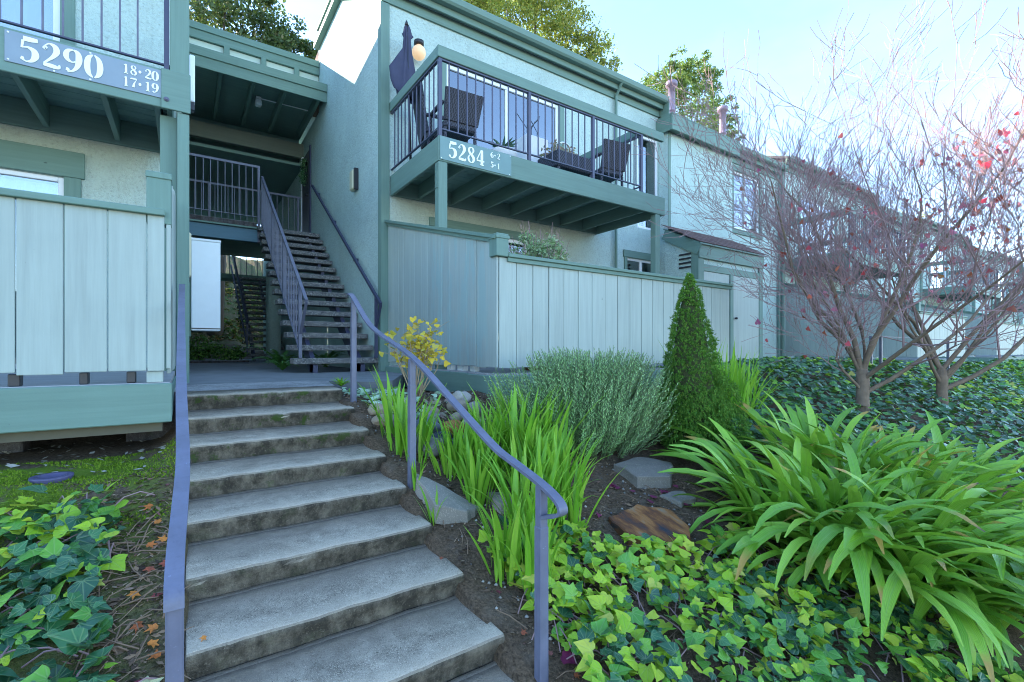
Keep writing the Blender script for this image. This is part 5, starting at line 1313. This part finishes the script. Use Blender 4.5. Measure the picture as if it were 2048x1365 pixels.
# wreath on the door
def wreath():
    rg = random.Random(84); q = MB(); c = Vector((2.33, 12.1, 4.22))
    b = MB(); b.tube([c + Vector((0, .17*math.cos(a*.314), .2*math.sin(a*.314))) for a in range(21)], .02, 6, False)
    t = tag(b.build('wreath', dark_m, None, True), 'green leafy wreath hanging on the dark upstairs door', 'wreath')
    for i in range(700):
        a = rg.uniform(0, 6.28); p = c + Vector((rg.gauss(-.02, .03), .17*math.cos(a) + rg.gauss(0, .05), .22*math.sin(a) + rg.gauss(0, .06))); leafcloud(q, p, (.01, .01, .01), 1, .06, rg, .3)
    q.build('foliage', leaf('wreath_leaf', [(0, (.04, .13, .05)), (1, (.12, .26, .10))], .5, .1), t, kind='stuff', fix=False)
wreath()

# ------------------------------------------------------------ stones, slabs, litter
def stone_mesh(name, rx, ry, rz, mat, seed, rough=.16, flat=False, detail=2):
    b = bmesh.new(); bmesh.ops.create_icosphere(b, subdivisions=detail, radius=1)
    for v in b.verts:
        k = 1 + rough*mnoise.noise(v.co*1.6 + Vector((seed*3.1, seed, 0))) + .3*rough*mnoise.noise(v.co*4 + Vector((seed, 0, 5)))
        v.co = Vector((v.co.x*rx*k, v.co.y*ry*k, v.co.z*rz*k))
    me = bpy.data.meshes.new(name); b.to_mesh(me); b.free(); me.polygons.foreach_set('use_smooth', [True]*len(me.polygons)); me.materials.append(mat); return me
def stone_mat(name, col, speck=.3):
    m = NB(name, .8, .3); a = m.noise(22, None, 5, .7); b = m.noise(140, None, 2); c = m.mix(a, dk(col, 1.2), dk(col, .7)); c = m.mix(m.ramp(b, [(.55, 0), (.7, speck)]), c, dk(col, 1.9)); m.color(c); m.bump(a, .4, .006); return m.m
SM = {'grey': stone_mat('grey_stone', (.21, .20, .18)), 'blue': stone_mat('blue_grey_stone', (.14, .16, .18)), 'tan': stone_mat('tan_stone', (.30, .24, .17)), 'pale': stone_mat('pale_stone', (.38, .35, .30)), 'orange': stone_mat('orange_stone', (.34, .16, .05)), 'dark': stone_mat('dark_stone', (.05, .06, .08)), 'rusty': None}
SG = 'river stones edging the bed'
for i, (x, y, r, k, lab) in enumerate([
    (1.245, 3.70, .055, 'tan', 'tan river stone touching the second step edge'), (1.47, 3.80, .045, 'pale', 'pale stone beside the variegated plants'), (1.50, 3.34, .085, 'blue', 'large round blue grey boulder in front of the variegated plants'),
    (1.70, 3.27, .075, 'orange', 'rounded orange brown stone behind the irises'), (1.33, 3.50, .055, 'grey', 'grey round stone beside the step edge at the iris clump'), (1.60, 3.50, .06, 'grey', 'grey stone just behind the handrail middle post'),
    (1.88, 3.30, .065, 'pale', 'long pale stone right of the orange stone'), (1.55, 3.18, .055, 'dark', 'dark slate coloured stone left of the orange stone'), (1.46, 3.14, .06, 'dark', 'flat dark blue stone at the back of the irises'),
    (1.36, 3.22, .05, 'grey', 'small grey stone behind the first iris clump'), (1.92, 3.62, .07, 'tan', 'upright tan stone below the deck fascia'), (2.05, 3.55, .06, 'grey', 'grey stone under the edge of the deck fascia'),
    (2.02, 3.75, .07, 'pale', 'pale grey boulder nearest the deck support block'), (1.40, 3.05, .075, 'grey', 'grey boulder half hidden by the middle handrail post'), (1.62, 3.06, .05, 'dark', 'dark stone in front of the flat blue stone'),
    (1.75, 3.12, .05, 'blue', 'small blue grey stone in front of the orange stone'), (1.22, 3.52, .05, 'tan', 'brown stone against the third step'), (1.42, 3.62, .04, 'pale', 'small cream stone by the large blue boulder'),
    (1.82, 3.46, .04, 'tan', 'small tan stone above the orange stone'), (1.68, 3.62, .045, 'tan', 'flat brown stone under the browning plants')]):
    rg = random.Random(100+i); r *= 1.15; me = stone_mesh('stone', r*1.25, r, r*.8, SM[k], i, .26, detail=3)
    o = link('stone', me, T(x, y, gz(x, y)+r*.45) @ Euler((rg.uniform(-.2, .2), rg.uniform(-.2, .2), rg.uniform(0, 3))).to_matrix().to_4x4()); tag(o, lab, 'stone', SG)
def slab(label, poly, th, mat, tilt, lift, seed):
    cx = sum(p[0] for p in poly)/len(poly); cy = sum(p[1] for p in poly)/len(poly); n = len(poly); rg = random.Random(seed)
    fine = []
    for i in range(n):
        a, b = Vector(poly[i]), Vector(poly[(i+1) % n])
        for k in range(4): fine.append(a.lerp(b, k/4) + Vector((rg.uniform(-.008, .008), rg.uniform(-.008, .008))))
    q = MB(); m = len(fine); tx, ty = tilt
    def P(p, z, s): 
        x, y = (p[0]-cx)*s, (p[1]-cy)*s; return (cx+x, cy+y, gz(cx, cy, False)+lift+z + x*tx + y*ty + .006*mnoise.noise((p[0]*14, p[1]*14, z*9)))
    rings = [(-th, 1.04), (-th*.35, 1.0), (-.006, 1.0), (0, .97)]
    for z, s in rings: q.v += [P(p, z + rg.uniform(-.002, .002), s) for p in fine]
    for i in range(len(rings)-1):
        for k in range(m): q.f.append((i*m+k, i*m+(k+1) % m, (i+1)*m+(k+1) % m, (i+1)*m+k))
    c = len(q.v); b0 = (len(rings)-1)*m; q.v.append(P((cx, cy), .003, 1))
    q.f += [(b0+k, b0+(k+1) % m, c) for k in range(m)]
    o = q.build('flagstone', mat); tag(o, label, 'stone', 'flat stones set in the slope'); return o
slate = stone_mat('slate_flag', (.20, .18, .15), .6); granite = stone_mat('granite', (.27, .24, .20), .6)
def rusty():
    m = NB('rusty_flag', .75, .3); a = m.noise(1.0, m.mapped((9, 2.5, 6), (0, 0, R(35))), 6, .65); c = m.ramp(a, [(.34, (.035, .035, .04)), (.44, (.14, .055, .022)), (.54, (.30, .13, .04)), (.64, (.22, .19, .13)), (.78, (.20, .22, .16))]); m.color(c); m.bump(m.noise(30, None, 5), .5, .01); return m.m
rust_m = rusty()
slab('grey flat flagstone below the conifer', [(2.66, 2.52), (2.98, 2.56), (3.16, 2.38), (2.92, 2.22), (2.66, 2.30)], .10, slate, (0, .22), .06, 1)
slab('rusty orange flagstone in front of the bare soil, beside the strap leaves', [(2.12, 2.06), (2.42, 2.10), (2.60, 1.98), (2.56, 1.80), (2.40, 1.70), (2.20, 1.74), (2.10, 1.88)], .08, rust_m, (.0, .26), .055, 2)
slab('triangular speckled granite slab leaning beside the fifth step', [(1.14, 2.72), (1.23, 2.66), (1.42, 2.40), (1.30, 2.34), (1.12, 2.36)], .10, granite, (-.30, .30), .07, 3)
slab('small pale stone half buried near the strap leaves', [(2.72, 2.16), (2.92, 2.14), (2.94, 2.02), (2.76, 2.02)], .05, slate, (0, .2), .03, 4)
slab('broken grey stone tucked among the irises', [(1.50, 2.46), (1.62, 2.44), (1.64, 2.32), (1.52, 2.34)], .08, granite, (0, .3), .06, 5)

# sewer clean-out ring
q = MB(); cx, cy = -.555, 3.30; g0 = gz(cx, cy) + .02
q.lathe((cx, cy, g0-.06), [(.078, 0), (.078, .045), (.085, .06), (.083, .068), (.056, .066), (.055, .03), (.02, .028)], 26)
tag(q.build('cleanout_cover', plain('purple_plastic', (.075, .07, .14), .4, .4, .15), None, True), 'round dark purple clean-out cover set in the moss at left', 'drain cover')

maple_m = leaf('fallen_maple', [(0, (.42, .12, .03)), (.35, (.55, .20, .04)), (.6, (.25, .06, .04)), (.85, (.20, .02, .06)), (1, (.35, .22, .10))], .6, .15, .25)
purp_m = leaf('fallen_purple', [(0, (.13, .012, .05)), (.6, (.20, .02, .08)), (1, (.10, .03, .04))], .5, .1, .35)
def maple_leaf():
    q = MB(); o = []
    for k in range(5):
        a = R(90 + (k-2)*62); r = 1.0 if k == 2 else (.9 if k in (1, 3) else .6); b = R(90 + (k-2)*62 + 31)
        o += [(r*math.cos(a)*.55, r*math.sin(a)*.55+.3)]
        if k < 4: o += [(.22*math.cos(b), .22*math.sin(b)+.3)]
    o = [(0, 0)] + o; n = len(o); q.add([(x, y, .12*abs(x) + .05*math.sin(y*6)) for x, y in o] + [(0, .3, -.02)], [(n, i, (i+1) % n) for i in range(n)]); return q
mme = maple_leaf().mesh('fallen_leaf', maple_m, center=False)[0]; pme = leafmesh(ivy_leaf(2, .3), purp_m, 'fallen_leaf')
def fallen(x, y, s, me, lab, group, z=None, seed=0):
    rg = random.Random(seed); M = leaf_M((x, y, (gz(x, y)+.016) if z is None else z), s, rg, .35); o = link('fallen_leaf', me, M); tag(o, lab, 'leaf', group)
sd_ = 200
for (x, y) in ((-.10, 2.75), (-.14, 2.60), (-.07, 2.62), (-.12, 2.48), (-.06, 2.50), (-.10, 2.30), (-.14, 2.22), (-.08, 2.18), (-.11, 2.12), (-.13, 2.90), (-.05, 2.82), (-.16, 2.36), (-.07, 2.05), (-.12, 1.98), (-.10, 1.92)):
    sd_ += 1; fallen(x, y, .055, mme, 'fallen orange brown maple leaf on the soil left of the left handrail', 'maple leaves fallen by the left handrail', None, sd_)
for (x, y) in ((1.16, 1.62), (1.22, 1.50), (1.19, 1.86), (1.25, 1.40), (1.21, 1.22), (1.24, 1.08)):
    sd_ += 1; fallen(x, y, .038, mme, 'small orange maple leaf fallen on soil between steps and nearest handrail post', 'maple leaves fallen right of the steps', None, sd_)
fallen(1.26, 1.48, .07, pme, 'magenta fallen leaf on the soil beside the nearest handrail post', None, None, 300)
fallen(.06, 2.04, .030, mme, 'tiny red maple leaf lying on a tread near the left edge of the steps', None, -.325-6*RH+.012, 301)
fallen(1.03, 2.12, .028, mme, 'tiny pale maple leaf lying on a tread at the right edge of the steps', None, -.325-6*RH+.014, 302)
rg = random.Random(77)
for i in range(26):
    x, y = rg.uniform(2.0, 3.0), rg.uniform(1.75, 2.55); sd_ += 1; fallen(x, y, rg.uniform(.035, .06), pme, 'dark purple fallen leaf on bare soil around the rusty flagstone', 'purple leaves fallen around the flagstones', None, sd_)
for i, (x, y) in enumerate(((-.13, 1.95), )):
    q = MB(); M = leaf_M((x, y, gz(x, y)+.03), .11, random.Random(5), .3); pm2 = leaf('pale_fallen', [(0, (.42, .42, .24)), (1, (.36, .38, .2))], .6, .1); o = link('fallen_leaf', maple_leaf().mesh('fallen_leaf', pm2, center=False)[0], M); tag(o, 'large pale curled fallen leaf beside the left handrail post', 'leaf')
def litter():
    rg = random.Random(91); q = MB(); tw = MB(); ch = MB()
    def chip(mb, x, y, s, lift=.006):
        a = rg.uniform(0, 6.28); p = Vector((x, y, gz(x, y)+lift)); d = Vector((math.cos(a), math.sin(a), rg.gauss(0, .25)))*s; e = Vector((-math.sin(a), math.cos(a), rg.gauss(0, .25)))*s*rg.uniform(.25, .6); mb.add([p-d, p+e, p+d*.9, p-e*.8], [(0,1,2,3)])
    for i in range(9500):
        if rg.random() < .28: x, y = rg.uniform(-.32, -.02), rg.uniform(.9, 3.3)
        else: x, y = rg.uniform(1.12, 3.6), rg.uniform(1.0, 4.6)
        chip(q, x, y, rg.uniform(.004, .012) if rg.random() < .8 else rg.uniform(.012, .026))
    for i in range(2200):                                # larger mulch flakes and dry leaf scraps
        x, y = (rg.uniform(1.12, 3.3), rg.uniform(1.6, 4.5)) if rg.random() < .8 else (rg.uniform(-.34, -.03), rg.uniform(.9, 2.9)); chip(q, x, y, rg.uniform(.010, .024), .010)
    pb = MB()
    for i in range(700):
        x, y = rg.uniform(1.13, 2.9), rg.uniform(1.5, 4.4); r_ = rg.uniform(.004, .013); z_ = gz(x, y)+r_*.4; o_ = len(pb.v)
        pb.v += [(x+r_, y, z_), (x-r_*.9, y+.2*r_, z_), (x, y+r_, z_), (x+.1*r_, y-r_, z_), (x, y, z_+r_*.8), (x, y, z_-r_*.8)]
        pb.f += [tuple(o_+k for k in f) for f in ((0,2,4),(2,1,4),(1,3,4),(3,0,4),(2,0,5),(1,2,5),(3,1,5),(0,3,5))]
    tag(pb.build('pebbles', leaf('pebble', [(0, (.10, .10, .11)), (.5, (.24, .22, .19)), (1, (.42, .40, .36))], .85, 0, .2), None, True, fix=False), kind='stuff')
    for i in range(2600):
        x, y = rg.uniform(4.0, 12), rg.uniform(1.0, 3.6); chip(q, x, y, rg.uniform(.01, .03))
    tag(q.build('bark_litter', leaf('bark_litter', [(0, (.04, .028, .02)), (.45, (.13, .085, .055)), (.75, (.25, .16, .095)), (.9, (.34, .25, .16)), (1, (.18, .05, .06))], .85, 0, .2), fix=False), kind='stuff')
    for i in range(300):
        if rg.random() < .6: x, y = rg.uniform(-.36, -.05), rg.uniform(.9, 2.75)
        else: x, y = rg.uniform(1.14, 2.9), rg.uniform(1.2, 2.6)
        a = rg.uniform(0, 6.28); ln = rg.uniform(.04, .16); p = Vector((x, y, gz(x, y)+.012)); e = Vector((x+ln*math.cos(a), y+ln*math.sin(a), 0)); e.z = gz(e.x, e.y)+rg.uniform(.008, .04)
        tw.tube([p, p.lerp(e, .5)+Vector((rg.gauss(0, .01), rg.gauss(0, .01), .01)), e], [.003, .0025, .0015], 4, False)
    tag(tw.build('fallen_twigs', plain('dry_twig', (.20, .135, .09), .85, .15, .3, 20), fix=False), kind='stuff')
    for i in range(240):
        x = rg.uniform(-1.3, -.10); y = rg.uniform(3.35, 4.5)
        if rg.random() < .55: chip(ch, x, y, rg.uniform(.012, .035), .012)
    tag(ch.build('stone_chips', plain('pale_chips', (.34, .32, .27), .85, .2, .3, 20), fix=False), kind='stuff')
    mo = MB()
    for i in range(15000):
        x, y = rg.uniform(-1.3, -.04), rg.uniform(2.7, 3.85)
        if mnoise.noise((x*3.2, y*3.2, 40)) < -.10: continue
        p = Vector((x, y, gz(x, y)-.002)); h = rg.uniform(.006, .016); a = rg.uniform(0, 6.28); d = Vector((math.cos(a), math.sin(a), 0))*rg.uniform(.003, .007); mo.add([p-d, p+d, p+Vector((rg.gauss(0, .006), rg.gauss(0, .006), h))], [(0,1,2)])
    tag(mo.build('moss', leaf('moss', [(0, (.08, .16, .012)), (.6, (.16, .26, .02)), (1, (.26, .34, .035))], .8, .2, .1), fix=False), kind='stuff')
litter()
def hill_cover():
    rg = random.Random(95); q = MB()
    for i in range(9000):
        x, y = rg.uniform(-1.5, 4), rg.uniform(20.1, 26); s_ = rg.uniform(.04, .10); p = Vector((x, y, gz(x, y)+.02+rg.random()*.08))
        a = Vector((rg.gauss(0,1), rg.gauss(0,1), rg.gauss(0,.5))).normalized()*s_; b2 = a.cross(Vector((rg.gauss(0,.5), rg.gauss(0,.5), 1))).normalized()*s_*.6; q.add([p-a, p+b2, p+a, p-b2], [(0,1,2,3)])
    tag(q.build('hillside_cover', leaf('hill_leaf', [(0, (.05, .12, .03)), (.45, (.10, .18, .04)), (.55, (.16, .10, .05)), (1, (.26, .17, .08))], .7, .15, .2), fix=False), kind='stuff')
hill_cover()

# ------------------------------------------------------------ bare trees with last red leaves
red_m = leaf('red_leaf', [(0, (.34, .015, .05)), (.35, (.55, .03, .09)), (.6, (.30, .04, .16)), (.85, (.62, .16, .24)), (1, (.55, .09, .05))], .45, .3, .35)
def bare_tree(label, x, y, H, W_, seed, limbs, tw_n, red_n):
    rg = random.Random(seed); g0 = gz(x, y); t = thing('bare_tree', label, 'tree', (x, y, g0), 'bare trees in the ivy')
    tr = MB(); br_ = MB(); tips = []
    fork = Vector((x + rg.uniform(-.03, .03), y, g0+.62))
    tr.tube([(x-.02, y, g0-.15), (x-.01, y, g0+.02), (x, y, g0+.25), (x+.01, y, g0+.45), fork], [.13, .092, .075, .078, .062], 10)
    def grow(p, d, L_, r, lev, up):
        n = {0: 7, 1: 5, 2: 4, 3: 3}[lev]; pts_ = [p.copy()]; cur = p.copy(); dv = d.normalized()
        for i in range(n):
            dv = (dv + Vector((rg.gauss(0, .17), rg.gauss(0, .17), rg.gauss(0, .10) + up*.11))).normalized(); cur = cur + dv*L_/n; pts_.append(cur.copy())
        rad = [max(.0030, r*(1-.80*i/n)) for i in range(n+1)]
        (tr if lev == 0 else br_).tube(pts_, rad, {0: 8, 1: 5, 2: 4, 3: 3}[lev], False)
        if lev == 3: tips.append(pts_[-1]); tips.append(pts_[1]); return
        k = {0: 9, 1: 6, 2: tw_n}[lev]
        for j in range(k):
            u = .22 + .78*(j+rg.random()*.8)/k; u = min(u, .99); f = u*n; i = int(f); q_ = pts_[i].lerp(pts_[min(i+1, n)], f-i)
            ax = (pts_[min(i+1, n)]-pts_[i]).normalized(); pr = ax.cross(Vector((rg.gauss(0,1), rg.gauss(0,1), rg.gauss(0,1)))).normalized()
            sp = rg.uniform(.45, .95); nd = (ax*(1-sp*.45) + pr*sp).normalized(); nd.z += .18; nl = L_*rg.uniform(.42, .80)*(1.05-.30*u)
            if lev == 2: nl = rg.uniform(.16, .44)
            grow(q_, nd, nl, rad[i]*.50, lev+1, up*(1.15 if lev == 0 else 1))
        grow(pts_[-1], dv, L_*.35, rad[-1], min(3, lev+1 if lev > 0 else 2), up)
    for (az, el, ln, zf) in limbs:
        p0 = Vector((x, y, g0+.25)).lerp(fork, zf); d = Vector((math.cos(R(az))*math.cos(R(el)), math.sin(R(az))*math.cos(R(el)), math.sin(R(el))))
        grow(p0, d, ln, .021*(ln/2.4)+.008, 0, .62)
    tr.build('trunk', bark_m, t, True, fix=False); br_.build('branches', twig_m, t, False, 'stuff', fix=False)
    ms = [leafmesh(ivy_leaf(2, .25), red_m, 'leaf'), leafmesh(ivy_leaf(0, .35), red_m, 'leaf')]
    cand = [p for p in tips if p.z < g0+H*.70]; k = 0
    while k < red_n:
        p = rg.choice(cand); w_ = (p.x-x)*c_s - (p.y-y)*s_
        if rg.random() > .40 + .40*max(-1, min(1, w_/1.5)) or mnoise.noise(p*1.3) < -.05: continue
        k += 1; place('leaf', ms[k % 2], T(*p) @ Euler((rg.uniform(1.2, 2.6), rg.uniform(-.8, .8), rg.uniform(0, 6.28))).to_matrix().to_4x4() @ Matrix.Diagonal(((rg.uniform(.045, .078),)*3 + (1,))), t)
    return t
bare_tree('nearly bare tree with red leaves, nearer trunk in the ivy before the closet', 7.42, 2.60, 4.9, 2, 3,
          [(150, 48, 1.45, .2), (185, 64, 1.8, .7), (120, 64, 2.9, .9), (60, 70, 3.1, 1), (-30, 62, 2.9, .95), (-95, 50, 2.5, .6), (-35, 32, 2.6, .1), (100, 74, 3.3, .8), (20, 52, 2.7, .5), (-60, 72, 3.2, .8)], 6, 298)
bare_tree('nearly bare tree with red leaves, farther trunk at the right edge', 10.0, 2.42, 5.4, 2, 8,
          [(160, 50, 2.4, .3), (130, 64, 3.0, .9), (60, 66, 3.2, 1), (-40, 58, 3.1, .95), (-60, 28, 3.4, .1), (-100, 45, 2.8, .6), (90, 76, 3.5, .8), (-20, 42, 3.0, .4)], 6, 300)

# ------------------------------------------------------------ trees behind the buildings
def tree(label, x, y, base, H, crown, n, size, mat, seed, trunk_r=.3, shell=.25, group='trees behind the buildings'):
    rg = random.Random(seed); t = thing('leafy_tree', label, 'tree', (x, y, base), group); q = MB(); tr = MB()
    tr.tube([(x, y, base-1), (x+.2, y, base+H*.3), (x, y+.1, base+H*.55), (x, y, base+H*.8)], [trunk_r, trunk_r*.8, trunk_r*.5, trunk_r*.15], 9)
    for (dx, dy, dz, rx, ry, rz) in crown:
        c = Vector((x+dx, y+dy, base+dz)); tr.tube([(x, y, base+min(dz*.55, H*.5)), (x+dx*.55, y+dy*.55, base+dz*.8), c], [trunk_r*.35, trunk_r*.2, .03], 6)
        vol = rx*ry*rz; m = max(6, int(7*(vol)**.4))
        for j in range(m*4):
            d = Vector((rg.gauss(0,1), rg.gauss(0,1), rg.gauss(0,1))).normalized(); r = rg.random()**.45
            p = c + Vector((d.x*rx*r, d.y*ry*r, d.z*rz*r)); s = rg.uniform(.16, .34)*min(rx, rz)
            leafcloud(q, p, (s*1.15, s*1.15, s*.75), max(4, n//(len(crown)*m*4)), size, rg, .55, shell)
    q.build('crown', mat, t, kind='stuff', fix=False); tr.build('trunk', oak_bark, t, True, fix=False)
oak_leaf = leaf('oak_leaf', [(0, (.025, .055, .022)), (.5, (.045, .085, .03)), (.85, (.08, .12, .045)), (1, (.13, .12, .06))], .5, .2, .35)
pop_leaf = leaf('poplar_leaf', [(0, (.12, .18, .045)), (.4, (.23, .27, .06)), (.75, (.34, .32, .07)), (1, (.22, .20, .07))], .5, .35, .3)
grn_leaf = leaf('alder_leaf', [(0, (.06, .12, .04)), (.5, (.11, .19, .055)), (1, (.22, .25, .08))], .5, .3, .3)
hill_base = gz(0, 24, False)
tree('dark evergreen oak crown above the breezeway roof', .9, 21.5, gz(1, 21.5, False), 13, [(-2.5, 0, 14.0, 2.4, 2, 2.6), (-.7, .5, 14.4, 2.0, 2, 2.3), (.4, 0, 12.6, 2.0, 2, 1.9), (1.7, -.5, 11.9, 1.5, 1.8, 1.5), (2.9, 0, 11.4, 1.3, 1.5, 1.2), (3.7, .6, 11.3, .9, .8, .9), (-.5, 0, 10.5, 3, 2, 2.5), (2.2, 0, 10, 2.4, 2, 1.8), (-4.5, 1, 12, 2.5, 2, 3)], 42000, .16, oak_leaf, 301, .3)
tree('tall yellowing poplar behind the right building roof', 20.5, 27, gz(20, 27, False), 25, [(-5.2, 0, 17.5, 2.4, 2.4, 3.0), (-2.6, 0, 19.5, 2.6, 2.4, 3.4), (0, 0, 20.5, 2.8, 2.5, 3.6), (2.6, 0, 19.2, 2.6, 2.4, 3.4), (5.0, 0, 17.2, 2.4, 2.2, 3.0), (-7.3, 0, 16.6, 2.3, 2.4, 3.4), (-8.6, 0, 14.0, 2.0, 2, 3.0), (7.0, 0, 14.8, 2.3, 2.2, 2.6), (0, 0, 14.5, 4.2, 2.5, 3.8), (-3.5, 0, 13.5, 3.8, 2.5, 3.5), (4, 0, 13.5, 3.8, 2.5, 3.4)], 62000, .24, pop_leaf, 302, .4)
tree('loose green tree behind the two purple chimney flues', 40, 28, gz(40, 28, False), 22, [(-4.6, 0, 18.0, 2.3, 2, 3.0), (-2.0, 0, 20.6, 1.8, 1.6, 2.4), (1.5, 0, 21.6, 2.0, 1.8, 2.8), (4.2, 0, 18.2, 2.2, 2, 3.0), (0, 0, 17.5, 4.0, 2.4, 3.6), (6.6, 0, 15.6, 1.6, 1.6, 2.2)], 22000, .28, grn_leaf, 303, .35, .1)
for i, (x, y, h, lab) in enumerate(((46, 16, 12.0, 'sunlit olive tree behind the far roof left of the two bare trees'), (60, 17, 15.0, 'sunlit yellow-green tree farthest right behind the bare trees'), (53, 20, 15, 'olive tree between the others beyond the far roof'))):
    tree(lab, x, y, -1, h, [(-2.2, 0, h*.62, 2.6, 2.4, 2.6), (1.8, 0, h*.66, 2.6, 2.4, 2.6), (0, 0, h*.82, 2.6, 2.4, 2.6), (4, 0, h*.5, 2.4, 2, 2.4), (-4.2, 0, h*.48, 2.2, 2, 2.2)], 5000, .32, grn_leaf if i != 1 else pop_leaf, 310+i, .35)

print('objects', len(bpy.data.objects))
